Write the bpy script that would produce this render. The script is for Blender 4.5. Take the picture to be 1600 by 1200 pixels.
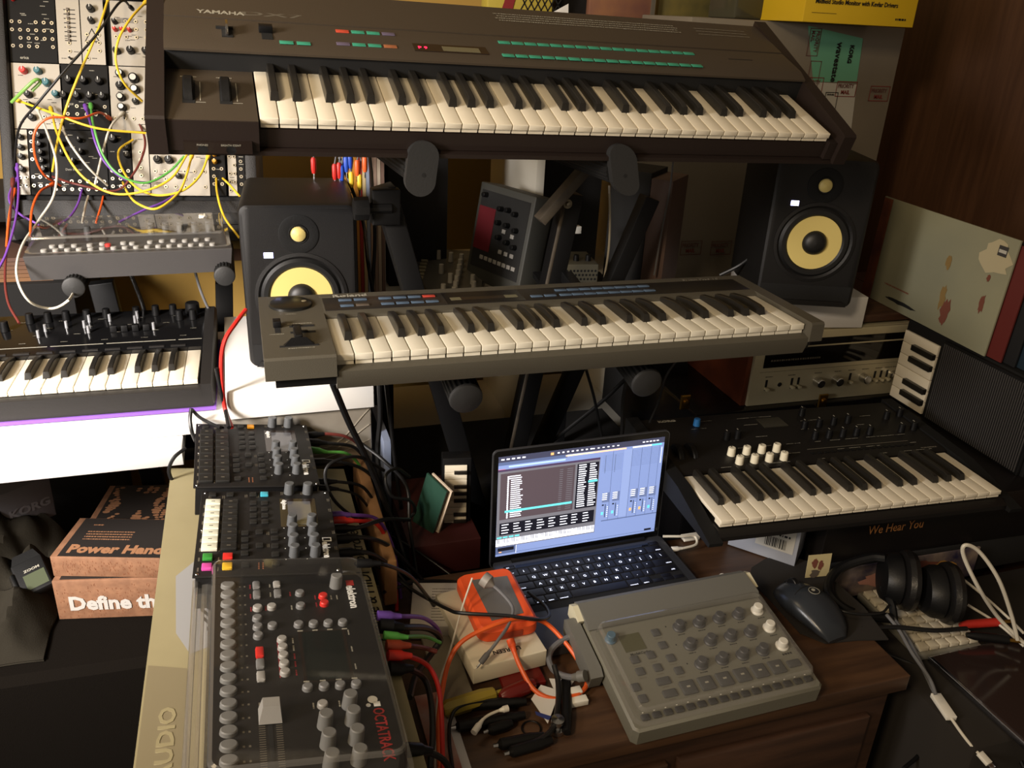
import bpy, bmesh, math, random
from mathutils import Vector, Matrix, noise
from math import sin, cos, pi, radians, atan2

for o in list(bpy.data.objects): bpy.data.objects.remove(o)
scene = bpy.context.scene
COL = scene.collection
random.seed(7)

# ------------------------------------------------------------------ camera
FPX = 1307.44
CYAW, CPIT, CROL = radians(-18.866), radians(23.923), radians(-2.999)
CAM = Vector((0, 0, 1.55))
CR = Matrix.Rotation(CYAW, 3, 'Z') @ Matrix.Rotation(-CPIT, 3, 'X') @ Matrix.Rotation(CROL, 3, 'Y')
cam_data = bpy.data.cameras.new('camera'); cam = bpy.data.objects.new('camera', cam_data); COL.objects.link(cam)
cam_data.sensor_width = 36; cam_data.lens = 36 * FPX / 1600; cam_data.clip_start = .02
right, fwd, up = CR.col[0], CR.col[1], CR.col[2]
cam.matrix_world = Matrix.Translation(CAM) @ Matrix((right, up, -fwd)).transposed().to_4x4()
scene.camera = cam

# ------------------------------------------------------------------ world and light
world = bpy.data.worlds.new('world'); scene.world = world; world.use_nodes = True
bg = world.node_tree.nodes['Background']; bg.inputs[0].default_value = (1.0, .80, .58, 1); bg.inputs[1].default_value = .17
def area(name, loc, target, sx, sy, power, color, spread=180):
    d = bpy.data.lights.new(name, 'AREA'); d.shape = 'RECTANGLE'; d.size = sx; d.size_y = sy
    d.energy = power; d.color = color; d.spread = radians(spread)
    o = bpy.data.objects.new(name, d); COL.objects.link(o); o.location = loc
    o.rotation_euler = (Vector(target) - Vector(loc)).to_track_quat('-Z', 'Y').to_euler(); return o
area('window_daylight', (-1.35, .35, 1.75), (-.42, 1.38, .93), .35, .5, 20, (1.0, .93, .88), 75)
area('side_window', (-1.5, .1, 1.6), (.5, 1.2, 1.0), .5, .6, 6, (1.0, .90, .78), 120)
area('ceiling_lamp', (-1.1, -.5, 2.35), (.4, 1.2, 1.2), .30, .30, 25, (1.0, .77, .50))
area('room_lamp', (-.6, 1.1, 2.5), (.2, 1.8, 1.2), .5, .5, 5, (1.0, .76, .46))
scene.view_settings.view_transform = 'Standard'; scene.view_settings.look = 'None'
scene.view_settings.gamma = 1; scene.view_settings.use_curve_mapping = False
scene.view_settings.exposure = 0.0

# ------------------------------------------------------------------ helpers
def ray(px, py): return CR @ Vector(((px - 800) / FPX, 1, -(py - 600) / FPX))
def WY(px, py, y):
    d = ray(px, py); return CAM + d * (y / d.y)
def WZ(px, py, z):
    d = ray(px, py); return CAM + d * ((z - CAM.z) / d.z)
def lin(c):
    return tuple((v / 255 / 12.92 if v / 255 <= .04045 else ((v / 255 + .055) / 1.055) ** 2.4) for v in c)
MATS = {}
def mat(name, rgb, rough=.5, metal=0.0, spec=.5, var=.0, vscale=40, bump=0.0, bscale=300, emit=0, alpha=1, trans=0, coat=0, rgb2=None, stretch=None, sheen=0):
    if name in MATS: return MATS[name]
    m = bpy.data.materials.new(name); m.use_nodes = True; nt = m.node_tree; b = nt.nodes['Principled BSDF']
    c = lin(rgb); b.inputs['Base Color'].default_value = (*c, 1)
    b.inputs['Roughness'].default_value = rough; b.inputs['Metallic'].default_value = metal
    b.inputs['Specular IOR Level'].default_value = spec; b.inputs['Coat Weight'].default_value = coat
    b.inputs['Alpha'].default_value = alpha; b.inputs['Transmission Weight'].default_value = trans
    b.inputs['Sheen Weight'].default_value = sheen
    if emit: b.inputs['Emission Color'].default_value = (*c, 1); b.inputs['Emission Strength'].default_value = emit
    tc = nt.nodes.new('ShaderNodeTexCoord'); vec = tc.outputs['Object']
    if stretch:
        mp = nt.nodes.new('ShaderNodeMapping'); mp.inputs['Scale'].default_value = stretch
        nt.links.new(vec, mp.inputs[0]); vec = mp.outputs[0]
    if var or rgb2:
        n = nt.nodes.new('ShaderNodeTexNoise'); n.inputs['Scale'].default_value = vscale; n.inputs['Detail'].default_value = 6
        nt.links.new(vec, n.inputs['Vector'])
        r = nt.nodes.new('ShaderNodeValToRGB'); nt.links.new(n.outputs['Fac'], r.inputs[0])
        c2 = lin(rgb2) if rgb2 else tuple(v * (1 - var) for v in c)
        r.color_ramp.elements[0].position = .35; r.color_ramp.elements[0].color = (*c2, 1)
        r.color_ramp.elements[1].position = .65; r.color_ramp.elements[1].color = (*c, 1)
        nt.links.new(r.outputs[0], b.inputs['Base Color'])
    if bump:
        n = nt.nodes.new('ShaderNodeTexNoise'); n.inputs['Scale'].default_value = bscale; n.inputs['Detail'].default_value = 3
        nt.links.new(vec, n.inputs['Vector'])
        bp = nt.nodes.new('ShaderNodeBump'); bp.inputs['Strength'].default_value = bump; bp.inputs['Distance'].default_value = .001
        nt.links.new(n.outputs['Fac'], bp.inputs['Height']); nt.links.new(bp.outputs[0], b.inputs['Normal'])
    MATS[name] = m; return m

class G:
    """collects shapes into one mesh; every shape may use its own material slot"""
    def __init__(s): s.v = []; s.f = []; s.mi = []; s.mats = []
    def slot(s, m):
        if m not in s.mats: s.mats.append(m)
        return s.mats.index(m)
    def add(s, vs, fs, m, M=None):
        k = len(s.v); i = s.slot(m)
        if M is not None: vs = [M @ Vector(v) for v in vs]
        s.v += [tuple(v) for v in vs]; s.f += [tuple(k + a for a in f) for f in fs]; s.mi += [i] * len(fs); return s
    def hull(s, pts, m, M=None):
        bm = bmesh.new()
        for p in pts: bm.verts.new(p)
        r = bmesh.ops.convex_hull(bm, input=bm.verts)
        bmesh.ops.dissolve_limit(bm, angle_limit=.01, verts=bm.verts, edges=bm.edges)
        bm.verts.index_update()
        loose = [v for v in bm.verts if not v.link_faces]
        for v in loose: bm.verts.remove(v)
        bm.verts.index_update(); bmesh.ops.recalc_face_normals(bm, faces=bm.faces)
        s.add([v.co.copy() for v in bm.verts], [[v.index for v in f.verts] for f in bm.faces], m, M); bm.free(); return s
    def box(s, x0, y0, z0, x1, y1, z1, m, b=0, M=None):
        x0, x1 = min(x0, x1), max(x0, x1); y0, y1 = min(y0, y1), max(y0, y1); z0, z1 = min(z0, z1), max(z0, z1)
        if b:
            pts = []
            for sx in (0, 1):
                for sy in (0, 1):
                    for sz in (0, 1):
                        c = Vector((x1 if sx else x0, y1 if sy else y0, z1 if sz else z0)); d = Vector((-1 if sx else 1, -1 if sy else 1, -1 if sz else 1)) * b
                        for k in range(3):
                            q = c.copy()
                            for j in range(3):
                                if j != k: q[j] += d[j]
                            pts.append(q)
                            q = c + d * .3; pts.append(q)
            return s.hull(pts, m, M)
        v = [(x0, y0, z0), (x1, y0, z0), (x1, y1, z0), (x0, y1, z0), (x0, y0, z1), (x1, y0, z1), (x1, y1, z1), (x0, y1, z1)]
        return s.add(v, [(3, 2, 1, 0), (4, 5, 6, 7), (0, 1, 5, 4), (1, 2, 6, 5), (2, 3, 7, 6), (3, 0, 4, 7)], m, M)
    def lathe(s, prof, m, M=None, n=24, sy=1, off=(0, 0, 0)):
        vs = []; fs = []
        for (r, z) in prof:
            for k in range(n): a = 2 * pi * k / n; vs.append((off[0] + r * cos(a), off[1] + r * sin(a) * sy, off[2] + z))
        L = len(prof)
        for i in range(L - 1):
            for k in range(n): fs.append((i * n + k, i * n + (k + 1) % n, (i + 1) * n + (k + 1) % n, (i + 1) * n + k))
        if prof[0][0] > 1e-6: fs.append(tuple(range(n - 1, -1, -1)))
        if prof[-1][0] > 1e-6: fs.append(tuple((L - 1) * n + k for k in range(n)))
        return s.add(vs, fs, m, M)
    def cyl(s, x, y, z0, z1, r, m, n=20, M=None, r2=None):
        b = min(r, abs(z1 - z0)) * .12; r2 = r if r2 is None else r2
        return s.lathe([(r, z0), (r2, z1 - b), (r2 - b, z1)], m, M, n, off=(x, y, 0))
    def prism(s, poly, z0, z1, m, M=None):
        n = len(poly); v = [(x, y, z0) for x, y in poly] + [(x, y, z1) for x, y in poly]
        a = sum(poly[i][0] * poly[(i + 1) % n][1] - poly[(i + 1) % n][0] * poly[i][1] for i in range(n))
        f = [tuple(range(n, 2 * n)), tuple(range(n - 1, -1, -1))] + [(i, (i + 1) % n, n + (i + 1) % n, n + i) for i in range(n)]
        if (a < 0): f = [t[::-1] for t in f]
        if (z1 < z0): f = [t[::-1] for t in f]
        return s.add(v, f, m, M)
    def profx(s, poly, x0, x1, m, M=None):
        """polygon in (y,z) extruded along x"""
        T = Matrix(((0, 0, 1, 0), (1, 0, 0, 0), (0, 1, 0, 0), (0, 0, 0, 1)))
        return s.prism(poly, x0, x1, m, T if M is None else M @ T)
    def tube(s, pts, r, m, n=8, taper=None):
        P = [Vector(p) for p in pts]; vs = []; fs = []
        t = (P[1] - P[0]).normalized(); u = t.orthogonal().normalized()
        for i, p in enumerate(P):
            t2 = (P[min(i + 1, len(P) - 1)] - P[max(i - 1, 0)]).normalized()
            u = (u - t2 * u.dot(t2)).normalized(); w = t2.cross(u)
            rr = r if taper is None else taper[i]
            for k in range(n): a = 2 * pi * k / n; vs.append(p + (u * cos(a) + w * sin(a)) * rr)
        for i in range(len(P) - 1):
            for k in range(n): fs.append((i * n + k, i * n + (k + 1) % n, (i + 1) * n + (k + 1) % n, (i + 1) * n + k))
        fs.append(tuple(range(n - 1, -1, -1))); fs.append(tuple((len(P) - 1) * n + k for k in range(n)))
        return s.add(vs, fs, m)
    def flat(s, poly, z, m, M=None):
        n = len(poly); a = sum(poly[i][0] * poly[(i + 1) % n][1] - poly[(i + 1) % n][0] * poly[i][1] for i in range(n))
        f = tuple(range(n)) if a > 0 else tuple(range(n - 1, -1, -1))
        return s.add([(x, y, z) for x, y in poly], [f], m, M)
    def mesh(s, name='mesh'):
        me = bpy.data.meshes.new(name); me.from_pydata(s.v, [], s.f)
        for m in s.mats: me.materials.append(m)
        for p, i in zip(me.polygons, s.mi): p.material_index = i; p.use_smooth = True
        me.update(); me.set_sharp_from_angle(angle=radians(32)); return me

def smooth(pts, k=8):
    P = [Vector(p) for p in pts]
    if len(P) < 3: return [P[0].lerp(P[-1], i / k) for i in range(k + 1)]
    Q = [2 * P[0] - P[1]] + P + [2 * P[-1] - P[-2]]; out = []
    for i in range(1, len(Q) - 2):
        a, b, c, d = Q[i - 1:i + 3]
        for j in range(k):
            t = j / k; out.append(.5 * ((2 * b) + (c - a) * t + (2 * a - 5 * b + 4 * c - d) * t * t + (3 * b - a - 3 * c + d) * t ** 3))
    out.append(P[-1]); return out

def link(name, me, parent=None, loc=(0, 0, 0), rot=(0, 0, 0), label=None):
    o = bpy.data.objects.new(name, me); COL.objects.link(o); o.parent = parent; o.location = loc; o.rotation_euler = rot
    if label: o['label'] = label
    return o
def part(name, g, parent, loc=(0, 0, 0), rot=(0, 0, 0), label=None):
    return link(name, g.mesh(name) if isinstance(g, G) else g, parent, loc, rot, label)
def tag(o, label, cat, group=None, kind=None):
    o['label'] = label; o['category'] = cat
    if group: o['group'] = group
    if kind: o['kind'] = kind
    return o
def thing(name, label, cat, loc=(0, 0, 0), yaw=0, tilt=0, roll=0, group=None):
    o = bpy.data.objects.new(name, None); COL.objects.link(o); o.empty_display_size = .02
    R = Matrix.Rotation(yaw, 3, 'Z') @ Matrix.Rotation(tilt, 3, 'X') @ Matrix.Rotation(roll, 3, 'Y')
    o.matrix_world = Matrix.Translation(Vector(loc)) @ R.to_4x4()
    return tag(o, label, cat, group)
def struct(name, g, loc=(0, 0, 0), rot=(0, 0, 0)):
    o = link(name, g.mesh(name), None, loc, rot); o['kind'] = 'structure'; return o
def solo(name, g, label, cat, loc=(0, 0, 0), rot=(0, 0, 0), group=None, kind=None):
    """a thing that is one mesh; its origin goes to the base of the mesh"""
    me = g.mesh(name)
    if tuple(loc) == (0, 0, 0) and tuple(rot) == (0, 0, 0):
        xs = [v.co for v in me.vertices]; c = Vector((sum(v.x for v in xs) / len(xs), sum(v.y for v in xs) / len(xs), min(v.z for v in xs)))
        me.transform(Matrix.Translation(-c)); loc = c
    return tag(link(name, me, None, loc, rot), label, cat, group, kind)
TXT = {}
def text_mesh(s, size, m, extrude=.0002, bold=0, space=1.0):
    cu = bpy.data.curves.new('lettering', 'FONT'); cu.body = s; cu.size = size; cu.extrude = extrude; cu.offset = bold; cu.space_character = space
    cu.resolution_u = 2
    o = bpy.data.objects.new('lettering', cu); COL.objects.link(o); bpy.context.view_layer.update()
    me = bpy.data.meshes.new_from_object(o.evaluated_get(bpy.context.evaluated_depsgraph_get()))
    bpy.data.objects.remove(o); me.materials.clear(); me.materials.append(m); return me
def text(s, size, m, parent, loc, rot=(0, 0, 0), name='lettering', sx=1, sy=1, shear=0, bold=0, center=False, space=1.0, label=None):
    me = text_mesh(s, size, m, .0002, bold, space)
    if center:
        w = max((v.co.x for v in me.vertices), default=0); me.transform(Matrix.Translation((-w / 2, 0, 0)))
    me.transform(Matrix(((sx, shear, 0, 0), (0, sy, 0, 0), (0, 0, 1, 0), (0, 0, 0, 1))))
    return link(name, me, parent, loc, rot, label)
def tiny_text(g, x, y, z, w, h, m, M=None, seed=0):
    """a printed line too small to read: strokes of uneven length"""
    r = random.Random(int(x * 9973) + int(y * 7919) + seed); u = 0
    while u < w:
        k = min(h * r.uniform(.35, 1.6), w - u)
        g.flat([(x + u, y), (x + u + k, y), (x + u + k, y + h), (x + u, y + h)], z, m, M); u += k + h * r.uniform(.2, .5)

# ------------------------------------------------------------------ materials
K = mat
m_white_key = K('ivory_key_plastic', (226, 217, 196), .35, bump=.05)
m_key_cream = K('cream_key_plastic', (214, 208, 190), .35)
m_black_key = K('black_key_plastic', (30, 28, 25), .32)
m_black = K('black_plastic', (13, 13, 14), .45, bump=.15, spec=.3)
m_black_soft = K('matte_black_plastic', (16, 16, 16), .7, bump=.3, spec=.25)
m_metal_black = K('black_painted_steel', (11, 11, 12), .5, spec=.25, bump=.1)
m_hole = K('dark_gap', (5, 5, 5), .8)
m_chrome = K('bright_metal', (200, 200, 200), .2, 1)
m_brass = K('aged_brass', (170, 130, 60), .35, 1)
m_print = K('grey_print', (150, 146, 132), .6)
m_print_dim = K('dim_grey_print', (92, 86, 74), .6)
m_print_white = K('white_print', (215, 215, 210), .5)
m_grey_knob = K('grey_knob_plastic', (76, 78, 80), .5, bump=.1)
m_red = K('red_plastic', (196, 40, 34), .4)
m_white_p = K('white_plastic', (225, 222, 212), .4)
def cable_mat(n, rgb, r=.45): return K('cable_' + n, rgb, r)
c_black = cable_mat('black', (14, 14, 15)); c_yellow = cable_mat('yellow', (226, 190, 50)); c_orange = cable_mat('orange', (222, 92, 34)); c_purple = cable_mat('purple', (112, 66, 160))
c_green = cable_mat('green', (86, 160, 70)); c_white = cable_mat('white', (205, 200, 186)); c_red = cable_mat('red', (190, 36, 28)); c_grey = cable_mat('grey', (98, 98, 100)); c_brown = cable_mat('maroon', (96, 40, 34))

# ------------------------------------------------------------------ shared pieces
def key_meshes(ww, L, H, bl, bw, bh, mw, mb, curve=False, lip=.006):
    g = G(); w = ww - .0011
    g.box(0, 0, -H, w, L, 0, mw, .0012); g.box(.0006, .003, -H - lip, w - .0006, .02, -H + .001, mw)
    white = g.mesh('white_key')
    b = G(); t = .0014
    prof = [(0, -.004), (.004, bh * .86), (.012, bh), (bl * .55, bh), (bl, bh - (.006 if curve else .001)), (bl, -.004)]
    pts = []
    for i, (yy, zz) in enumerate(prof):
        k = bw / 2 - t * max(0, zz) / bh * 1.2; pts += [(-k, yy, zz), (k, yy, zz)]
        if zz > 0: pts += [(-(k - .0012), yy, zz + .0008), (k - .0012, yy, zz + .0008)]
    b.hull(pts, mb); black = b.mesh('black_key')
    return white, black
def keys(root, x0, y0, z0, n, ww, L, H, bl, bw, bh, mw, mb, curve=False, yb=None, pressed=(), flip=False):
    white, black = key_meshes(ww, L, H, bl, bw, bh, mw, mb, curve)
    off = {0: -.0022, 1: .0022, 3: -.003, 4: 0, 5: .003}
    for i in range(n):
        link('white_key', white, root, (x0 + i * ww, y0, z0 - (.0035 if i in pressed else 0)))
    for i in range(n - 1):
        if i % 7 in off: link('black_key', black, root, (x0 + (i + 1) * ww + off[i % 7], (y0 + L - bl) if yb is None else yb, z0))
def knob_mesh(r, h, m, mtop=None, mline=None, n=22, r2=None, skirt=None, name='knob'):
    g = G(); r2 = r2 or r * .9
    if skirt: g.lathe([(skirt, 0), (skirt, .0015), (r, .003)], m, n=n)
    g.lathe([(r, 0), (r2, h - r * .12), (r2 - r * .12, h)], m, n=n)
    if mtop: g.lathe([(r2 - r * .1, h), (r2 - r * .16, h + .0003)], mtop, n=n)
    if mline: g.box(-r * .07, r2 * .2, h, r * .07, r2, h + .0006, mline); g.box(-r * .07, r2 * .97, h * .4, r * .07, r2 * 1.04, h, mline)
    return g.mesh(name)
def button_mesh(w, d, h, m, b=None, name='button', mark=None):
    g = G(); g.box(-w / 2, -d / 2, 0, w / 2, d / 2, h, m, b if b is not None else min(w, d, h * 2) * .18)
    if mark: g.box(-w * .12, -d * .06, h, w * .12, d * .06, h + .0001, mark)
    return g.mesh(name)
def put(name, me, root, pts, z=0, rz=0, label=None):
    for p in pts: link(name, me, root, (p[0], p[1], p[2] if len(p) > 2 else z), (0, 0, rz), label)
def rebase(root, H):
    R = root.matrix_world.to_3x3(); root.location = root.location + R @ Vector((0, 0, -H))
    for o in root.children: o.location.z += H

# ------------------------------------------------------------------ the setting
m_wall = K('mustard_wall_paint', (176, 140, 66), .8, var=.12, vscale=3, bump=.2, bscale=60)
m_wood_dark = K('dark_reddish_wood', (88, 60, 42), .5, rgb2=(74, 49, 34), vscale=7, stretch=(9, 9, .7), bump=.1, bscale=20)
m_wood_shelf = K('brown_shelf_wood', (78, 50, 34), .5, rgb2=(56, 34, 23), vscale=8, stretch=(1, 8, 8))
m_floor = K('dark_floor_boards', (58, 44, 34), .6, rgb2=(40, 30, 24), vscale=5, stretch=(1, 9, 1))
struct('floor', G().box(-2.5, -.5, -.02, 3.2, 3.2, 0, m_floor))
struct('wall_back', G().box(-2.5, 2.42, 0, 3.2, 2.5, 2.7, m_wall))
g = G(); g.box(-.03, 0, 0, .03, 3.4, 2.7, m_wood_dark)
struct('wall_right', g, (2.02, .2, 0), (0, 0, radians(6)))
g = G(); g.box(-.9, -.01, 0, .9, .01, .14, m_wood_dark); struct('trim_1', g, (-.6, 2.405, .88)); 

# ------------------------------------------------------------------ synthesizer with stepped panel on the top tier
m_dx = K('brown_black_painted_metal', (66, 57, 46), .5, bump=.2, bscale=900, spec=.4)
m_dxs = K('brown_black_cheek', (34, 25, 21), .5, bump=.1, spec=.4)
m_teal = K('teal_membrane', (56, 150, 122), .5); m_lilac = K('lilac_membrane', (98, 88, 110), .5); m_ored = K('orange_red_membrane', (196, 74, 52), .5); m_obr = K('brown_orange_membrane', (156, 96, 62), .5)
m_led = K('red_led_segments', (255, 30, 70), .5, emit=3); m_lcd = K('unlit_lcd', (104, 100, 78), .25); m_window = K('smoked_window', (36, 28, 24), .2)
d7 = thing('synthesizer', 'long brown-black 61-key synthesizer with teal membrane buttons on the top tier of the stand', 'synthesizer', (-.0952, 1.1111, 1.4145), 0, .3418, .0177)
g = G()
g.profx([(.002, -.040), (.002, .0), (.143, .0), (.143, -.040)], .022, .129, m_dx); g.profx([(0, -.040), (0, -.001), (.002, -.001), (.002, -.040)], .022, .129, m_dxs)
g.profx([(0.004, -.040), (0.004, -.012), (.143, -.012), (.143, -.040)], .981, .996, m_dxs)
g.profx([(.012, -.040), (.012, -.016), (.02, -.014), (.145, -.014), (.145, -.040)], .129, .981, m_dxs)
g.profx([(.143, -.040), (.143, .026), (.137, .0265), (.137, .0295), (.156, .0355), (.2205, .0375), (.2205, .035), (.2235, .035), (.2235, .0385), (.326, .043), (.329, .040), (.329, -.040)], .022, .996, m_dx)
g.profx([(.142, -.02), (.142, .026), (.1435, .026), (.1435, -.02)], .022, .996, m_hole)  # near-black strip on the riser paints in the shade under the panel lip
part('body', g, d7)
g = G(); g.profx([(.002, -.047), (.002, -.041), (.327, -.041), (.327, -.060)], .012, 1.006, m_dxs); part('base_tray', g, d7)
for x in (0, .996):
    g = G(); g.profx([(-.004, -.044), (-.004, .002), (-.001, .005), (.331, .050), (.333, -.058)], x, x + .022, m_dxs); part('side_cheek', g, d7)
keys(d7, .1312, .0084, .001, 36, .02357, .142, .008, .095, .0125, .012, m_white_key, m_black_key, pressed=())
def zt(y): return .0355 + (y - .156) * .031 + .0001
bmes = {m: button_mesh(.0182, .0085, .0012, m, .0003) for m in (m_teal, m_lilac, m_ored, m_obr)}
for i in range(16):
    link('membrane_button', bmes[m_teal], d7, (.4945 + i * .0208, .199, zt(.199)), (.03, 0, 0)); link('membrane_button', bmes[m_teal], d7, (.489 + i * .0208, .155, zt(.155)), (.03, 0, 0))
for i, m in enumerate((m_ored, m_teal, m_teal, m_lilac)): link('membrane_button', bmes[m], d7, (.256 + i * .0218, .204, zt(.204)), (.03, 0, 0))
for i, m in enumerate((m_lilac, m_teal, m_teal, m_obr)): link('membrane_button', bmes[m], d7, (.252 + i * .0218, .163, zt(.163)), (.03, 0, 0))
for i in range(2): link('membrane_button', bmes[m_teal], d7, (.176 + i * .0225, .1575, zt(.157)), (.03, 0, 0))
g = G(); g.box(.351, .155, zt(.15) - .001, .460, .180, zt(.18), m_window); g.box(.393, .158, zt(.16), .448, .173, zt(.175) + .0006, m_lcd)
part('display_window', g, d7)
text('P 9', .011, m_led, d7, (.357, .162, zt(.165) + .0004), (.03, 0, 0), 'led_digits', label='red glowing digits')
text('YAMAHA', .0150, m_print, d7, (.064, .236, zt(.236) + .001), (.03, 0, 0), sx=1.0, bold=.0004, label='printed maker name')
text('DX7', .021, m_print_dim, d7, (.120, .238, zt(.236) + .001), (.03, 0, 0), sx=2.1, sy=.8, bold=.0003, label='outlined model mark')
g = G()
for i in range(4): tiny_text(g, .503 + (i % 2) * .004, .300 - i * .008, .0004, .32, .0026, m_print, seed=i)
for i in range(3): tiny_text(g, .86, .298 - i * .011, .0004, .10, .0014, m_print, seed=i + 9)
part('printed_diagram', g, d7, (0, 0, .0290), (.0438, 0, 0))
for x, ln in ((.099, .026), (.150, .026)):
    g = G(); g.box(x - .005, .165, zt(.165), x + .009, .196, zt(.196) + .0002, m_hole)
    part('slider_slot', g, d7)
    g = G(); 
    if x < .12: g.box(x + .0, .168, zt(.17), x + .0035, .193, zt(.19) + .012, m_chrome, .0006); g.box(x - .012, .189, zt(.19), x + .010, .193, zt(.19) + .003, m_hole)
    else: g.box(x - .008, .184, zt(.18), x + .010, .195, zt(.19) + .009, m_black, .001)
    part('slider_cap', g, d7)
for x in (.049, .093):
    g = G(); g.box(x - .0075, .045, .0, x + .0075, .110, .0006, m_hole)
    T = Matrix.Translation((x, .078, -.012)) @ Matrix.Rotation(pi / 2, 4, 'Y')
    part('wheel_slot', g, d7); w = G(); w.lathe([(.028, -.006), (.030, -.0045), (.030, .0045), (.028, .006)], m_black, T, 32); part('pitch_wheel', w, d7)
    g = G(); g.box(x + .013, .052, .0002, x + .0142, .105, .0004, m_print); g.box(x + .008, .047, .0002, x + .02, .048, .0004, m_print); tiny_text(g, x - .01, .118, .0004, .02, .0022, m_print); part('printed_scale', g, d7)
g = G(); g.box(.04, -.0055, -.041, .12, -.0002, -.026, m_window); tiny_text(g, 0, 0, 0, 0, .001, m_print)
for x in (.062, .095): g.lathe([(.005, -.004), (.006, .0)], m_hole, Matrix.Translation((x, -.0055, -.036)) @ Matrix.Rotation(pi / 2, 4, 'X'), 16)
part('jack_plate', g, d7)
text('PHONES', .0035, m_print, d7, (.055, -.006, -.0305), (pi / 2, 0, 0)); text('BREATH CONT', .0035, m_print, d7, (.083, -.006, -.0305), (pi / 2, 0, 0))
g = G(); g.box(.875, .188, zt(.19), .92, .1895, zt(.19) + .0003, m_hole); part('cartridge_slot', g, d7)
rebase(d7, .047)

# ------------------------------------------------------------------ grey 49-key synthesizer on the middle tier
m_ju = K('grey_olive_plastic', (74, 70, 60), .5, bump=.25, bscale=700, spec=.4); m_jub = K('black_panel_film', (30, 28, 27), .4)
m_blue_b = K('slate_blue_button', (78, 96, 116), .5); m_red_b = K('dull_red_button', (176, 62, 48), .5); m_brn_b = K('brown_grey_button', (88, 78, 68), .5)
ju = thing('synthesizer', 'grey 49-key synthesizer with round dial on the middle tier of the stand', 'synthesizer', (.0158, .967, 1.1566), -.0103)
g = G()
g.hull([(x, y, z) for x in (0, .0855) for y, z in ((0, -.029), (0, -.003), (.003, 0), (.24, 0), (.24, -.042), (.004, -.031))], m_ju)
g.hull([(x, y, z) for x in (.7705, .792) for y, z in ((0, -.029), (0, -.003), (.003, 0), (.24, 0), (.24, -.042), (.004, -.031))], m_ju)
g.profx([(.003, -.034), (.003, -.024), (.014, -.021), (.15, -.021), (.15, -.05), (.01, -.05)], .0855, .7705, m_ju)
g.profx([(.147, -.05), (.147, -.010), (.149, -.003), (.157, 0), (.24, 0), (.24, -.042)], .0855, .7705, m_ju)
part('body', g, ju)
g = G(); g.hull([(x, y, z) for x in (.012, .78) for y, z in ((.012, -.030), (.012, -.044), (.02, -.047), (.22, -.047), (.236, -.04))], m_black); part('base_tray', g, ju)
keys(ju, .0862, .0148, -.006, 29, .02357, .134, .009, .088, .0115, .012, m_key_cream, m_black_key, curve=True)
g = G(); g.box(.0885, .164, 0, .7665, .2195, .0006, m_jub, .0002); g.box(.264, .166, .0006, .384, .2175, .0008, K('glossy_display_film', (22, 22, 24), .15))
g.box(.272, .180, .0008, .376, .193, .0011, m_window); g.box(.272, .180, .0011, .288, .193, .0012, m_lcd); g.box(.356, .180, .0011, .376, .193, .0012, m_lcd)
part('control_panel', g, ju)
bj = {m: button_mesh(.0185, .0075, .0016, m, .0004) for m in (m_blue_b, m_red_b, m_brn_b)}
for x, y, m in [(.120, .205, 0), (.142, .205, 0), (.120, .180, 0), (.142, .180, 2)] + [(.178 + k * .0218, .205, 0 if k < 3 else 1) for k in range(4)] + [(.178 + k * .0218, .180, 0) for k in range(4)] + [(.405, .180, 0), (.427, .180, 0)] + [(.452 + k * .0203, .203, 0) for k in range(8)] + [(.452 + k * .0203, .180, 0) for k in range(8)]:
    link('button', bj[(m_blue_b, m_red_b, m_brn_b)[m]], ju, (x, y, .0006))
g = G(); g.lathe([(.030, 0), (.0295, .003), (.027, .0042), (.0, .0036)], K('glossy_black_dial', (26, 26, 24), .25), n=40); g.lathe([(.004, .0036), (.003, .0046), (0, .0046)], K('grey_dimple', (120, 110, 86), .3), Matrix.Translation((.019, .004, 0)), 12)
part('alpha_dial', g, ju, (.043, .198, 0))
g = G(); g.box(.017, .088, 0, .024, .132, .0004, m_hole); g.box(.0155, .106, .0004, .0255, .121, .009, m_black, .001); part('volume_slider', g, ju)
g = G(); g.box(.036, .106, 0, .068, .112, .0006, m_hole); g.box(.039, .107, .0006, .05, .111, .0026, m_black); g.box(.036, .083, 0, .068, .089, .0006, m_hole); g.box(.04, .084, .0006, .058, .088, .0026, m_black); part('range_slider', g, ju)
g = G(); g.box(.020, .036, .0, .068, .0405, .0006, m_hole)
g.hull([(x, y, z) for x, y, z in ((.025, .038, 0), (.063, .038, 0), (.035, .039, .011), (.053, .039, .011), (.025, .045, 0), (.063, .045, 0))], m_black); g.box(.039, .041, .004, .049, .078, .0135, m_black, .002); part('bender_lever', g, ju)
g = G(); tiny_text(g, .010, .082, .0003, .018, .0018, m_print); tiny_text(g, .034, .118, .0003, .032, .0022, m_print); tiny_text(g, .030, .029, .0003, .032, .002, m_print); tiny_text(g, .034, .158, .0003, .014, .0018, m_print); part('printed_captions', g, ju)
text('Roland', .0145, m_print, ju, (.104, .2235, .0003), sx=1.25, bold=.0003, label='printed maker name')
g = G(); g.box(.085, .224, .0001, .1015, .2325, .0003, m_print_dim); g.flat([(.087, .226), (.099, .226), (.099, .230), (.087, .230)], .0004, m_ju); part('maker_emblem', g, ju)
text('Synth Plus 10', .0125, m_print_dim, ju, (.676, .2235, .0003), shear=.25, label='printed cursive line name')
rebase(ju, .047)

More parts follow.
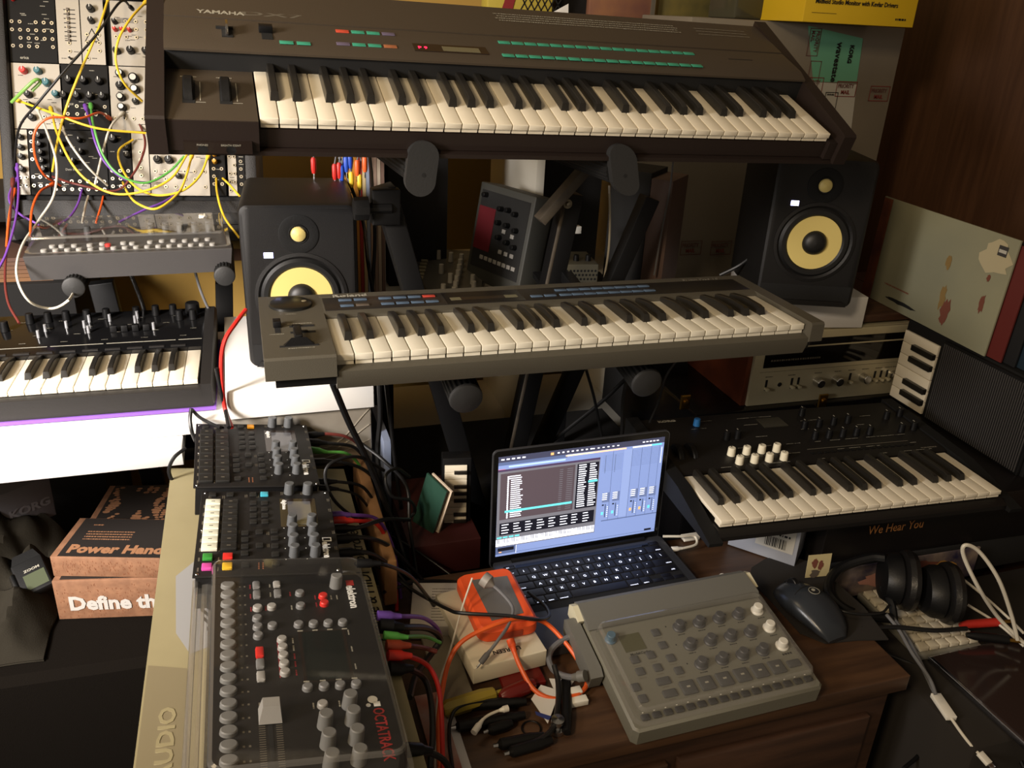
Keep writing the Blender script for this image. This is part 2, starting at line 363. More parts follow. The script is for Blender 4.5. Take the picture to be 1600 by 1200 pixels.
# ------------------------------------------------------------------ black 37-key synthesizer at the right
m_wav = K('black_brushed_panel', (19, 17, 16), .42, bump=.1, spec=.35); m_wknob = K('ivory_knob', (222, 214, 190), .35); m_bknob = K('blue_rubber_knob', (40, 108, 170), .45)
hy = thing('synthesizer', 'black 37-key synthesizer with eight ivory knobs and one blue knob, right of the laptop', 'synthesizer', (.6625, .921, .8585), -.0579)
g = G()
g.profx([(-.012, -.029), (-.012, -.022), (.0, -.016), (.138, -.014), (.138, .001), (.145, .003), (.322, .012), (.328, .006), (.328, -.029)], -.004, .524, m_wav)
part('body', g, hy)
for x in (-.027, .524):
    g = G(); g.hull([(xx, y, z) for xx in (x, x + .023) for y, z in ((-.020, -.031), (-.022, -.024), (-.012, -.022), (.10, .004), (.33, .016), (.333, -.031))], m_black_soft); part('side_cheek', g, hy)
keys(hy, 0, 0, 0, 22, .02357, .1355, .007, .094, .0118, .012, m_white_key, m_black_key)
wk = knob_mesh(.0072, .015, m_wknob, mline=m_hole); bk = knob_mesh(.0065, .014, m_bknob); kk = knob_mesh(.0062, .016, m_black, mline=m_print)
def zh(y): return .003 + (y - .145) * .05
for k in range(4): link('knob', wk, hy, (.112 + k * .0295, .183, zh(.183)), (0, 0, .3 * k), 'ivory knob'); link('knob', wk, hy, (.113 + k * .0285, .155, zh(.155)), (0, 0, -.3 * k), 'ivory knob')
link('knob', bk, hy, (.097, .290, zh(.29)), label='blue knob')
for k in range(4): link('knob', kk, hy, (.298 + k * .033, .250 + k * .003, zh(.26)))
for k in range(5): link('knob', kk, hy, (.297 + k * .029, .213, zh(.213)))
for x, y in ((.485, .262), (.519, .268), (.481, .212), (.511, .216), (.322, .298), (.130, .235), (.152, .236)): link('knob', kk, hy, (x, y, zh(y)))
for x in (.020, .046):
    g = G(); g.lathe([(.024, -.005), (.026, -.003), (.026, .003), (.024, .005)], m_black, Matrix.Translation((x, .205, -.006)) @ Matrix.Rotation(pi / 2, 4, 'Y'), 28); part('pitch_wheel', g, hy)
g = G(); g.box(.222, .262, zh(.262), .272, .298, zh(.3), K('dull_green_lcd', (48, 46, 38), .2)); part('display', g, hy)
g = G()
rr = random.Random(4)
for k in range(46):
    x = rr.uniform(.07, .47); y = rr.choice([.145, .17, .2, .232, .245, .275, .3]); tiny_text(g, x, y, zh(y) + .0012, rr.uniform(.012, .03), .0014, m_print, seed=k)
g.box(.26, .178, zh(.178) + .0005, .47, .1788, zh(.178) + .0012, m_print_dim)
part('printed_captions', g, hy)
bm_ = button_mesh(.009, .006, .0012, m_black)
for k in range(16): link('step_button', bm_, hy, (.265 + k * .0135, .166, zh(.166)))
text('KORG', .009, m_print, hy, (.028, .307, zh(.31) + .0016), sx=1.4, bold=.0004)
text('wavestate', .007, m_print_dim, hy, (.478, .150, zh(.15) + .0008), sx=1.2)
rebase(hy, .031)

# ------------------------------------------------------------------ black keyboard synthesizer at the left edge
m_art = K('graphite_plastic', (30, 28, 27), .5, bump=.15); m_artp = K('glossy_black_panel', (16, 16, 17), .12); m_purple = K('purple_plastic', (118, 78, 168), .45)
m_cap = K('silver_cap', (190, 192, 196), .3, .6)
ar = thing('synthesizer', 'black keyboard synthesizer with a purple underside on the white table at the left edge', 'synthesizer', (-.0847, 1.367, .9669), -.0217)
g = G(); g.profx([(-.010, -.046), (-.012, -.012), (-.004, -.009), (.137, -.009), (.137, -.046)], -.545, .003, m_art)
g.profx([(.137, -.046), (.137, .006), (.152, .009), (.305, .022), (.310, .018), (.310, -.046)], -.545, .003, m_artp)
g.hull([(x, y, z) for x, y, z in [(a, b, c) for a in (.003, .020) for b, c in ((-.010, -.046), (-.012, -.004), (.01, .001), (.30, .026), (.31, -.046))] + [(.024, .0, -.04), (.024, .3, .02)]], m_art)
part('body', g, ar)
g = G(); g.profx([(-.013, -.052), (-.013, -.046), (.305, -.046), (.305, -.052)], -.545, .024, m_purple); part('underside', g, ar, label='purple underside')
keys(ar, -.5185, 0, 0, 22, .02357, .1355, .008, .092, .0118, .012, m_white_key, m_black_key, curve=True)
def za(y): return .009 + (y - .152) * .085
kb = knob_mesh(.0075, .019, m_black, r2=.0065); big = knob_mesh(.014, .02, m_black); fad = G(); fad.box(-.0055, -.005, 0, .0055, .005, .012, m_black, .001); fad = fad.mesh('fader_cap')
cap = knob_mesh(.003, .014, m_cap, n=12)
for x, y in ((-.300, .270), (-.270, .272), (-.240, .274), (-.205, .275), (-.172, .277), (-.120, .280), (-.086, .282), (-.055, .283), (-.018, .255), (-.042, .255), (-.335, .24), (-.375, .23), (-.405, .25), (-.365, .27), (-.445, .26), (-.48, .23)): link('knob', kb, ar, (x, y, za(y)))
link('knob', big, ar, (-.020, .287, za(.287)))
for k in range(4): link('fader_cap', fad, ar, (-.153 + k * .0185, .215, za(.215)))
for x, y in ((-.275, .205), (-.268, .230), (-.235, .240), (-.205, .238), (-.2, .262), (-.195, .215), (-.165, .262), (-.12, .25), (-.118, .27), (-.085, .215)): link('silver_fader_cap', cap, ar, (x, y, za(y)))  # plain silver caps
g = G()
for k, (x0, x1) in enumerate(((-.53, -.36), (-.35, -.255), (-.25, -.165), (-.16, -.045), (-.04, 0))): g.box(x0, .165, za(.165), x1, .1662, za(.165) + .0006, m_print)
for k in range(30): tiny_text(g, -.5 + k * .0165, .180 + (k % 4) * .03, za(.180 + (k % 4) * .03) + .0012, .011, .0016, m_print, seed=k)
for k in range(14): g.box(-.52 + k * .036, .1415, .0068, -.495 + k * .036, .147, .0085, m_art)
part('printed_captions', g, ar)
rebase(ar, .052)

# ------------------------------------------------------------------ studio monitors
m_krk = K('black_vinyl_cabinet', (17, 16, 16), .5, bump=.4, bscale=1200, spec=.35); m_cone = K('yellow_woven_cone', (206, 186, 112), .45, bump=.2, bscale=1500, sheen=.2); m_rubber = K('black_rubber', (13, 13, 13), .5)
m_logo = K('lit_white_logo', (190, 190, 255), .4, emit=5)
def monitor(label, loc, yaw, group):
    t = thing('studio_monitor', label, 'speaker', loc, yaw, group=group)
    W, H, D = .19, .285, .241
    g = G(); n = 8; r = .014; poly = []
    for cx, cz, a0 in ((W - r, H - r, 0), (r, H - r, 90), (r, r, 180), (W - r, r, 270)):
        for k in range(n): a = radians(a0 + 90 * k / (n - 1)); poly.append((cx + r * cos(a), cz + r * sin(a)))
    T = Matrix(((1, 0, 0, 0), (0, 0, -1, D), (0, 1, 0, 0), (0, 0, 0, 1)))
    ins = [(W / 2 + (x - W / 2) * .95, H / 2 + (z - H / 2) * .97) for x, z in poly]
    vs = [(x, D, z) for x, z in ins] + [(x, D - .01, z) for x, z in poly] + [(x, .012, z) for x, z in poly] + [(W / 2 + (x - W / 2) * .975, .003, H / 2 + (z - H / 2) * .985) for x, z in poly] + [(W / 2 + (x - W / 2) * .93, 0, H / 2 + (z - H / 2) * .96) for x, z in poly]
    N = len(poly); fs = [tuple(range(N)), tuple(4 * N + k for k in range(N - 1, -1, -1))]
    for i in range(4):
        for k in range(N): fs.append((i * N + k, i * N + (k + 1) % N, (i + 1) * N + (k + 1) % N, (i + 1) * N + k)[::-1])
    g.add(vs, fs, m_krk); part('cabinet', g, t)
    F = lambda x, z, y=0: Matrix.Translation((x, y, z)) @ Matrix.Rotation(pi / 2, 4, 'X')
    g = G(); g.lathe([(.077, -.001), (.077, .002), (.071, .003), (.066, -.0005)], m_krk, F(.094, .128), 48); part('woofer_surround_ring', g, t)
    g = G(); g.lathe([(.067, .0), (.062, .0045), (.055, .0045), (.0515, .001)], m_rubber, F(.094, .128), 48)
    g.lathe([(.0515, .0012), (.05, .0008), (.024, .0004)], m_cone, F(.094, .128), 48); part('woofer_cone', g, t, label='yellow woofer cone')
    g = G(); g.lathe([(.0235, .0006), (.0215, .006), (.017, .0105), (.009, .0135), (.0, .0145)], m_rubber, F(.094, .128), 32); part('dust_cap', g, t)
    g = G(); g.lathe([(.0325, -.001), (.0325, .0012), (.0305, .0018), (.0165, .0006), (.0155, .0022), (.0135, .0012)], m_black_soft, F(.094, .236), 48); part('tweeter_waveguide', g, t)
    g = G(); g.lathe([(.0128, .001), (.0115, .005), (.007, .0078), (.0, .0088)], m_cone, F(.094, .236), 32); part('tweeter_dome', g, t, label='yellow tweeter dome')
    g = G(); g.box(.0365, -.0008, .196, .0515, .0008, .2055, m_logo, .0006); part('logo_light', g, t, label='small lit white logo badge')
    g = G(); g.hull([(x, y, z) for y in (-.0006, .001) for x, z in ((.008, .006), (.182, .006), (.182, .044), (.176, .041), (.014, .041), (.008, .044))], m_hole); part('front_port', g, t)
    g = G(); g.hull([(x, y, z) for x, z in ((.012, .004), (.178, .004), (.170, .014), (.02, .014)) for y in (-.004, .002)], m_krk); part('port_lip', g, t)
    return t
monitor('black studio monitor on the left white carton, its yellow cone half hidden', (-.001, 1.4055, .9634), -.0717, None)
monitor('black studio monitor at right with its whole yellow cone in view', (.955, 1.3472, 1.048), -.346, None)

# ------------------------------------------------------------------ the three boxes of buttons and knobs
m_ek = K('black_powder_coat', (21, 19, 18), .55, bump=.25, bscale=1500, spec=.3); m_ebtn = K('charcoal_rubber_key', (28, 27, 25), .55, spec=.35); m_screen_off = K('grey_unlit_screen', (84, 84, 88), .12)
m_amber = K('amber_button', (232, 160, 36), .4); m_cyan = K('cyan_button', (60, 158, 178), .4); m_green = K('green_button', (50, 130, 52), .4); m_magenta = K('magenta_button', (196, 72, 150), .4); m_yel = K('yellow_button', (226, 180, 40), .4)
m_cream = K('cream_button', (216, 216, 196), .4)
def groovebox(label, cat, loc, yaw, tilt, roll, trig0, trig1, accent, model, H=.048, pitch=.0223, kd=.0205, extra=()):
    t = thing('groove_box', label, cat, loc, yaw, tilt, roll)
    g = G(); g.box(0, 0, -.003, .176, .215, 0, m_ek, .001); part('top_panel', g, t)
    g = G(); g.box(.003, .003, -H, .173, .212, -.003, m_black, .002); part('case', g, t)
    tb = {}
    for m in (trig0, trig1): tb[m] = button_mesh(.0195, kd, .005, m, .0015, mark=m_print_dim)
    for k in range(8):
        link('trig_key', tb[trig0], t, (.0165, .176 - k * pitch, 0)); link('trig_key', tb[trig1], t, (.0395, .176 - k * pitch, 0))
    sb = button_mesh(.0095, .0095, .0035, m_ebtn)
    for x, y in ((.015, .201), (.038, .201), (.069, .201), (.0695, .176), (.0695, .1585), (.0695, .141), (.0695, .124), (.0845, .176), (.0845, .1585), (.0845, .141), (.0845, .124), (.059, .095), (.059, .0785), (.059, .062), (.059, .046), (.096, .099), (.096, .081), (.096, .062), (.096, .042), (.096, .021), (.077, .097), (.077, .064), (.060, .020)):
        link('button', sb, t, (x, y, 0))
    link('button', button_mesh(.011, .011, .004, accent), t, (.0845, .201, 0), label='coloured record button')
    for x, y, m, lb in extra: link('button', button_mesh(.012, .0125, .005, m), t, (x, y, 0), label=lb)
    ek = knob_mesh(.0068, .016, m_grey_knob); ek2 = knob_mesh(.0075, .0165, m_grey_knob)
    for x in (.119, .145):
        link('encoder_knob', ek2, t, (x, .214 - .006, 0))
        for k in range(4): link('encoder_knob', ek, t, (x, .117 - k * .0255, 0))
    g = G(); g.box(.105, .112, 0, .154, .190, .0004, m_window); g.box(.1155, .1175, .0004, .147, .182, .0006, m_screen_off); part('display', g, t)
    text(model, .0085, m_print_white, t, (.1085, .1865, .0007), (0, 0, -pi / 2), bold=.0002)
    text('elektron', .0155, m_print_white, t, (.156, .072, .0002), (0, 0, -pi / 2), sx=.72, sy=.85, bold=.0005, label='white maker name')
    g = G(); g.box(.1565, .0735, .0001, .1685, .083, .0003, m_print_white); g.box(.158, .0755, .0003, .167, .081, .0004, m_ek); part('maker_emblem', g, t)
    g = G()
    for x, y in ((.012, .19), (.03, .19), (.06, .193), (.0755, .193), (.109, .2), (.137, .2), (.051, .095), (.051, .06), (.088, .09), (.088, .06), (.173, .18), (.173, .15), (.173, .12), (.173, .09), (.173, .05)):
        for q in range(2): tiny_text(g, 0, 0, .0002, .008, .0013, m_print_dim, Matrix.Translation((x - q * .0022, y + .01, 0)) @ Matrix.Rotation(-pi / 2, 4, 'Z'), seed=int(x * 1e4 + y * 1e3) + q)
    for x in (.108, .134):
        for k in range(4): g.box(x, .108 - k * .0255, .0001, x + .0012, .1095 - k * .0255, .0003, m_print_white)
    for x in (.075, .08): 
        for k in range(4): g.box(x, .012 + k * .004, .0001, x + .0015, .014 + k * .004, .0003, m_obr)
    for k in range(8): g.box(.0045, .166 - k * .0222, .0001, .0065, .174 - k * .0222, .0003, m_print_dim); g.box(.0275, .166 - k * .0222, .0001, .029, .174 - k * .0222, .0003, m_print_dim)
    part('printed_captions', g, t)
    sc = knob_mesh(.0022, .0008, m_chrome, n=10)
    for x, y in ((.005, .209), (.171, .209), (.005, .005), (.171, .005), (.006, .107)): link('screw', sc, t, (x, y, 0))
    rebase(t, H); return t
groovebox('black groove box farthest from the camera, all keys dark and one amber button', 'drum machine', (-.0908, 1.0965, .9188), .0067, -.0287, .1213, m_ebtn, m_ebtn, m_amber, 'digitakt')
groovebox('black groove box with a row of cream keys, between the other two', 'synthesizer', (-.0862, .8801, .9219), -.0295, -.0473, .115, m_cream, m_ebtn, m_cyan, 'digitone', pitch=.0164, kd=.0145, extra=((.0155, .0385, m_green, 'green button'), (.0155, .0165, m_magenta, 'magenta button'), (.0390, .0385, m_red, 'red button'), (.0390, .0165, m_yel, 'yellow button')))
def clear_mat(name, haze, tint, rough, edge=1.0):
    m = bpy.data.materials.new(name); m.use_nodes = True; nt = m.node_tree; out = nt.nodes['Material Output']; nt.nodes.remove(nt.nodes['Principled BSDF'])
    tr = nt.nodes.new('ShaderNodeBsdfTransparent'); tr.inputs[0].default_value = (*tint, 1)
    gl = nt.nodes.new('ShaderNodeBsdfGlossy'); gl.inputs['Roughness'].default_value = rough
    df = nt.nodes.new('ShaderNodeBsdfDiffuse'); df.inputs[0].default_value = (.5, .48, .44, 1)
    fr = nt.nodes.new('ShaderNodeLayerWeight'); fr.inputs[0].default_value = .5
    pw = nt.nodes.new('ShaderNodeMath'); pw.operation = 'POWER'; pw.inputs[1].default_value = 4.0; nt.links.new(fr.outputs['Facing'], pw.inputs[0])
    mu = nt.nodes.new('ShaderNodeMath'); mu.operation = 'MULTIPLY_ADD'; mu.inputs[1].default_value = .8 * edge; mu.inputs[2].default_value = .05 * edge; mu.use_clamp = True; nt.links.new(pw.outputs[0], mu.inputs[0])
    m1 = nt.nodes.new('ShaderNodeMixShader'); m1.inputs[0].default_value = haze; nt.links.new(tr.outputs[0], m1.inputs[1]); nt.links.new(df.outputs[0], m1.inputs[2])
    m2 = nt.nodes.new('ShaderNodeMixShader'); nt.links.new(mu.outputs[0], m2.inputs[0]); nt.links.new(m1.outputs[0], m2.inputs[1]); nt.links.new(gl.outputs[0], m2.inputs[2]); nt.links.new(m2.outputs[0], out.inputs[0])
    MATS[name] = m; return m
m_clear = clear_mat('clear_polycarbonate', .02, (.985, .98, .97), .05); m_clear_edge = clear_mat('clear_polycarbonate_edge', .14, (.93, .92, .90), .12, 1.6); m_frost = clear_mat('hazy_polycarbonate', .07, (.97, .965, .95), .15)

def cover_shell(x0, y0, x1, y1, z0, z1, r, flare, m, medge, th=.0018, inset=.004):
    """a moulded clear lid: top sheet, four walls with rounded corners, outer lip"""
    g = G(); n = 7
    def ring(e, z):
        out = []
        for cx, cy, a0 in ((x1 - r, y1 - r, 0), (x0 + r, y1 - r, 90), (x0 + r, y0 + r, 180), (x1 - r, y0 + r, 270)):
            for k in range(n): a = radians(a0 + 90 * k / (n - 1)); out.append((cx + (r + e) * cos(a), cy + (r + e) * sin(a), z))
        return out
    R = [ring(flare + .006, z0), ring(flare, z0 + .001), ring(0, z1 - .004), ring(-.0012, z1 - .0012), ring(-inset, z1)]
    N = len(R[0]); vs = [p for q in R for p in q]; side = []; top = [tuple(4 * N + k for k in range(N))]; edge = []
    for i in range(4):
        for k in range(N):
            f = (i * N + k, i * N + (k + 1) % N, (i + 1) * N + (k + 1) % N, (i + 1) * N + k)
            (side if i == 1 else edge).append(f)
    g.add(vs, side + top, m); g.add(vs, edge, medge); return g

# ------------------------------------------------------------------ sampler under a clear lid, nearest the camera
ot = thing('sampler', 'black sampler under a clear dust lid, nearest the camera of the three groove boxes', 'sampler', (-.0696, .5573, .9214), -.0023, -.0499, .1401)
g = G(); g.box(0, 0, -.004, .184, .340, 0, m_ek, .0015); part('top_panel', g, ot)
g = G(); g.box(.003, .003, -.047, .181, .337, -.004, m_black, .002); part('case', g, ot)
m_tgrey = K('grey_trig_button', (108, 108, 106), .5); m_lgrey = K('light_grey_button', (150, 148, 144), .45); m_mgrey = K('mid_grey_button', (112, 112, 112), .45)
g = G(); g.lathe([(.0085, 0), (.0082, .004), (.0070, .005), (0, .0052)], m_tgrey, n=24, sy=.82); tr = g.mesh('trig_button')
for k in range(16): link('trig_button', tr, ot, (.0215, .320 - k * .0187, 0))
def rb(m): g = G(); g.lathe([(.0056, 0), (.0054, .004), (.0044, .0052), (0, .0054)], m, n=20); return g.mesh('button')
rg, rl, rr_ = rb(m_mgrey), rb(m_lgrey), rb(m_red)
sqd, sql, sqr = button_mesh(.009, .0155, .005, m_mgrey, .0025), button_mesh(.009, .0155, .005, m_lgrey, .0025), button_mesh(.009, .0175, .005, m_red, .0025)
for x, y, me in ((.054, .318, sqd), (.054, .298, sqd), (.078, .320, sql), (.078, .299, sqd), (.0535, .190, sqr), (.0535, .171, sqd), (.0535, .151, sql), (.054, .272, rl), (.070, .273, rl), (.053, .252, rg), (.053, .236, rg), (.053, .220, rg), (.069, .237, rg), (.131, .291, rr_), (.131, .276, rr_), (.104, .299, rg), (.103, .273, rg), (.1115, .103, rl)) + tuple((.078, .211 - k * .0138, rl) for k in range(5)) + tuple((.098 + k * .0167, .237, rg) for k in range(4)) + tuple((.099 + k * .0167, .130, rg) for k in range(4)):
    link('button', me, ot, (x, y, 0))
ko = knob_mesh(.0078, .017, m_tgrey, n=24)
for x, y in ((.149, .314), (.138, .100), (.111, .075), (.138, .077), (.111, .049), (.138, .051), (.111, .023), (.137, .025)): link('encoder_knob', ko, ot, (x, y, 0))
g = G(); g.box(.1, .142, 0, .1455, .225, .0003, K('dark_green_black_lcd', (22, 26, 24), .12)); g.box(.0965, .140, -.0001, .149, .227, .00015, m_window); part('display', g, ot)
g = G(); g.box(.058, .020, 0, .062, .104, .0004, m_hole)
for k in range(24): g.box(.049, .026 + k * .0029, 0, .055, .0268 + k * .0029, .0003, m_print_dim); g.box(.065, .026 + k * .0029, 0, .071, .0268 + k * .0029, .0003, m_print_dim)
part('crossfader_scale', g, ot)
g = G(); g.hull([(x, y, z) for x, y, z in ((.049, .082, .002), (.071, .082, .002), (.049, .104, .002), (.071, .104, .002), (.052, .088, .018), (.068, .088, .018), (.052, .101, .018), (.068, .101, .018))], m_lgrey); part('crossfader_cap', g, ot, label='grey crossfader cap')
text('elektron', .0165, m_print_white, ot, (.162, .315, .0003), (0, 0, -pi / 2), sx=.85, sy=.9, bold=.0005)
g = G(); g.box(.1625, .315, .0002, .172, .326, .0004, m_red); part('maker_emblem', g, ot)
text('OCTATRACK', .0165, K('dark_red_print', (150, 34, 34), .5), ot, (.161, .094, .0003), (0, 0, -pi / 2), sx=.72, bold=.0002)
g = G(); g.lathe([(.0052, 0), (.0052, .0004)], m_print_white, Matrix.Translation((.163, .107, 0)), 20); g.lathe([(.0025, 0), (.0025, .0004)], m_print_white, Matrix.Translation((.1575, .099, 0)), 14); g.box(.163, .0965, 0, .170, .1035, .0004, m_print_white, .0002); part('dice_emblem', g, ot)
g = G()
r_ = random.Random(2); m_rp = K('red_print', (140, 36, 44), .5)
for k in range(16): g.box(.034, .318 - k * .0187, .0001, .036, .3205 - k * .0187, .0003, m_print_dim); g.box(.0395, .318 - k * .0187, .0001, .0415, .3205 - k * .0187, .0003, m_print_dim)
for x, y in ((.046, .318), (.046, .298), (.069, .32), (.069, .3), (.046, .272), (.0625, .273), (.092, .3), (.092, .272), (.121, .291), (.121, .276), (.14, .29), (.147, .29), (.089, .21), (.089, .197), (.089, .183), (.089, .17), (.089, .156), (.152, .22), (.152, .19), (.152, .16), (.102, .104), (.128, .104), (.05, .11)):
    tiny_text(g, 0, 0, .0002, .009, .0016, m_print if r_.random() < .6 else m_rp, Matrix.Translation((x, y + .005, 0)) @ Matrix.Rotation(-pi / 2, 4, 'Z'), seed=int(x * 9999))
for k in range(4): g.box(.096 + k * .0167, .1405, .0001, .102 + k * .0167, .1425, .0003, m_print); g.box(.096 + k * .0167, .2265, .0001, .102 + k * .0167, .2285, .0003, m_print)
g.box(.0725, .15, .0001, .0735, .215, .0003, m_rp)
part('printed_captions', g, ot)
g = G()
for k, y in enumerate((.30, .27, .245, .225, .205, .18, .15, .12)): g.lathe([(.0055, 0), (.0055, .003), (.0035, .003)], m_chrome, Matrix.Translation((.181, y, -.022)) @ Matrix.Rotation(pi / 2, 4, 'Y'), 14)
part('rear_jacks', g, ot)
rebase(ot, .047)
cv = thing('dust_cover', 'clear polycarbonate dust lid over the sampler nearest the camera', 'dust cover', (-.0696, .5573, .9214), -.0023, -.0499, .1401)
g = cover_shell(.002, .002, .178, .338, .0008, .029, .014, .004, m_clear, m_clear_edge); part('lid', g, cv)
g = G(); g.box(-.018, -.01, -.012, -.004, .33, -.004, m_clear_edge, .003); g.box(-.0185, -.01, -.0035, -.012, .33, .006, m_clear_edge, .002); part('side_rail', g, cv)

# ------------------------------------------------------------------ gold cardboard box under them
m_gold = K('pale_gold_card', (152, 142, 108), .55, var=.08, vscale=12, bump=.15, bscale=80); m_taupe = K('taupe_print', (128, 118, 92), .5); m_pgrey = K('grey_print_card', (150, 150, 150), .5); m_kraft = K('kraft_card', (156, 116, 76), .8, var=.1, vscale=30)
gb = thing('cardboard_box', 'long pale gold card box standing under the three groove boxes', 'box', (0, 0, 0))
# inclined lid carrying the devices: follows the devices' own slope
RT = Matrix.Rotation(-.0022, 4, 'Z') @ Matrix.Rotation(-.045, 4, 'X') @ Matrix.Rotation(.128, 4, 'Y')
def gp(x, y, z=0): return Matrix.Translation((-.078, .715, .865)) @ RT @ Vector((x, y, z))
x0, x1, y0, y1 = -.060, .218, -.175, .575
top = [gp(x0, y0), gp(x1, y0), gp(x1, y1), gp(x0, y1)]
bot = [Vector((p.x, p.y, .735)) for p in top]
g = G(); g.hull(top + bot, m_gold); part('carton', g, gb)
MT = Matrix.Translation((-.078, .715, .865)) @ RT
g = G(); 
g.flat([(x0 + .002, .085), (x0 + .044, .075), (x0 + .048, y0), (x0 + .002, y0)][::-1], .0006, m_taupe, MT)
g.flat([(x0 + .022, .26), (x0 + .066, .33), (x0 + .08, .12), (x0 + .045, .10), (x0 + .028, .14)], .0006, m_pgrey, MT)
for k in range(5): g.flat([(x0 + .05 + k * .004, .21 - k * .02), (x0 + .085 + k * .002, .16 - k * .02), (x0 + .085 + k * .002, .152 - k * .02), (x0 + .05 + k * .004, .202 - k * .02)], .0009, m_black, MT)
part('printed_artwork', g, gb)
me = text_mesh('AUDIO', .030, m_gold, .0002, .0008)
o = link('lettering', me, gb); o.matrix_world = MT @ Matrix.Translation((x0 + .034, -.085, .0009)) @ Matrix.Rotation(pi / 2, 4, 'Z'); o.scale = (1.05, .75, 1)
me = text_mesh('Mobile & MIDI Controller', .026, m_black_soft, .0001, 0)
o = link('lettering', me, gb); o.matrix_world = MT @ Matrix.Translation((.213, .10, .0009)) @ Matrix.Rotation(pi / 2, 4, 'Z')
g = G(); g.box(0, .45, 0, .02, .78, .08, m_kraft, .004); bx = solo('cardboard_box', g, 'thin brown carton standing along the far right side of the gold box', 'box', (.160, .55, .735), (0, 0, 0))

# ------------------------------------------------------------------ grey groove box with hazy lid, resting on its battery base
m_cyc = K('light_grey_plastic', (104, 102, 90), .55, bump=.15); m_cycf = K('grey_panel', (98, 95, 84), .55); m_slab = K('grey_battery_plastic', (98, 97, 91), .55, bump=.1)
m_cbtn = K('soft_grey_key', (62, 62, 62), .6); m_cknob = K('dark_grey_knob', (58, 58, 60), .5); m_corner = K('pale_end_cap', (196, 190, 164), .5)
cy = thing('groove_box', 'grey groove box under a hazy lid at the front of the wooden desk', 'synthesizer', (.4147, .6748, .7454), .0026, .1464, -.0236)
g = G(); g.hull([(x, y, z) for x, y in ((0, .006), (.006, 0), (.264, 0), (.270, .006), (.270, .174), (.264, .18), (.006, .18), (0, .174)) for z in (-.026, -.003)] + [(x, y, 0) for x, y in ((.003, .007), (.007, .003), (.263, .003), (.267, .007), (.267, .173), (.263, .177), (.007, .177), (.003, .173))], m_cyc); part('case', g, cy)
g = G(); g.box(.038, .113, 0, .0685, .141, .0006, K('olive_lcd', (72, 70, 44), .2)); part('display', g, cy)
s1 = button_mesh(.0115, .0115, .003, m_cbtn, .002); s2 = button_mesh(.019, .011, .003, m_cbtn, .002); s3 = button_mesh(.0205, .0205, .004, m_cbtn, .0025, mark=m_print); s4 = button_mesh(.0115, .0085, .003, m_cknob, .002)
for x, y in ((.091, .134), (.091, .112), (.044, .099), (.068, .101), (.092, .090), (.043, .080), (.068, .080), (.093, .069), (.027, .059), (.029, .041)): link('button', s1, cy, (x, y, 0))
for x, y in ((.066, .059), (.066, .040), (.250, .042)): link('button', s2, cy, (x, y, 0))
for k in range(6): link('pad', s3, cy, (.093 + k * .0262, .042, 0))
for k in range(16): link('step_key', s4, cy, (.0205 + k * .0156, .0155, 0))
kc = knob_mesh(.0075, .012, m_cknob, r2=.0062, skirt=.009); kw = knob_mesh(.0075, .012, m_white_p, r2=.0062, skirt=.009)
for r0 in (.137, .105, .073):
    for k in range(4): link('knob', kc, cy, (.127 + k * .031, r0 - .002, 0))
    link('knob', kw, cy, (.2510, r0 - .001, 0), label='white knob')
link('knob', knob_mesh(.0068, .012, K('dusty_blue_knob', (66, 96, 116), .5), skirt=.008), cy, (.026, .138, 0), label='blue knob')
text('Model:Cycles', .0055, m_hole, cy, (.042, .1065, .0002), bold=.0001)
g = G()
for r0 in (.137, .105, .073):
    for k in range(4): tiny_text(g, .120 + k * .031, r0 - .0145, .0002, .011, .0017, m_hole, seed=k); g.box(.109 + k * .031, r0 + .003, .0001, .1105 + k * .031, r0 + .005, .0004, m_hole)
    tiny_text(g, .245, r0 - .0145, .0002, .011, .0017, m_hole)
for k in range(4): g.box(.244 + k * .004, .0575, .0001, .2458 + k * .004, .0605, .0004, m_hole)
for k in range(16): g.box(.0195 + k * .0156, .0225, .0001, .0215 + k * .0156, .0235, .0004, m_white_p)
for x, y in ((.091, .124), (.044, .089), (.068, .090), (.092, .080), (.043, .070), (.068, .070), (.093, .059), (.066, .05), (.066, .031), (.093, .027), (.119, .027), (.145, .027), (.171, .027), (.197, .027), (.223, .027)): tiny_text(g, x - .005, y, .0002, .01, .0014, m_print_dim)
part('printed_captions', g, cy)
rebase(cy, .026); cy.scale = (1.025,) * 3
cv = thing('dust_cover', 'hazy clear dust lid over the grey groove box on the desk', 'dust cover', (.4147, .6748, .7454), .0026, .1464, -.0236)
part('lid', cover_shell(.010, .012, .260, .156, .0008, .021, .010, .002, m_frost, m_clear_edge), cv); cv.scale = (1.025,) * 3
ph = thing('battery_base', 'grey battery base with pale end caps clipped behind the hazy lid', 'battery pack', (.4147, .6748, .7454), .0026, .1464, -.0236)
g = G(); g.profx([(.158, .003), (.163, .009), (.202, .009), (.212, .002), (.212, -.046), (.183, -.050), (.183, .0015), (.160, .0015)], .002, .268, m_slab); part('handle_bar', g, ph)
for x in (-.006, .268):
    g = G(); g.hull([(xx, y, z) for xx in (x, x + .008) for y, z in ((.175, .004), (.200, .008), (.211, .000), (.211, -.02), (.183, -.02))], m_corner); part('end_cap', g, ph, label='pale end cap')
g = G(); g.hull([(x, y, z) for x in (-.020, -.003) for y, z in ((.090, -.006), (.100, .0), (.185, .0), (.192, -.006), (.190, -.030), (.095, -.030))], m_slab); part('cable_plug_block', g, ph); ph.scale = (1.025,) * 3

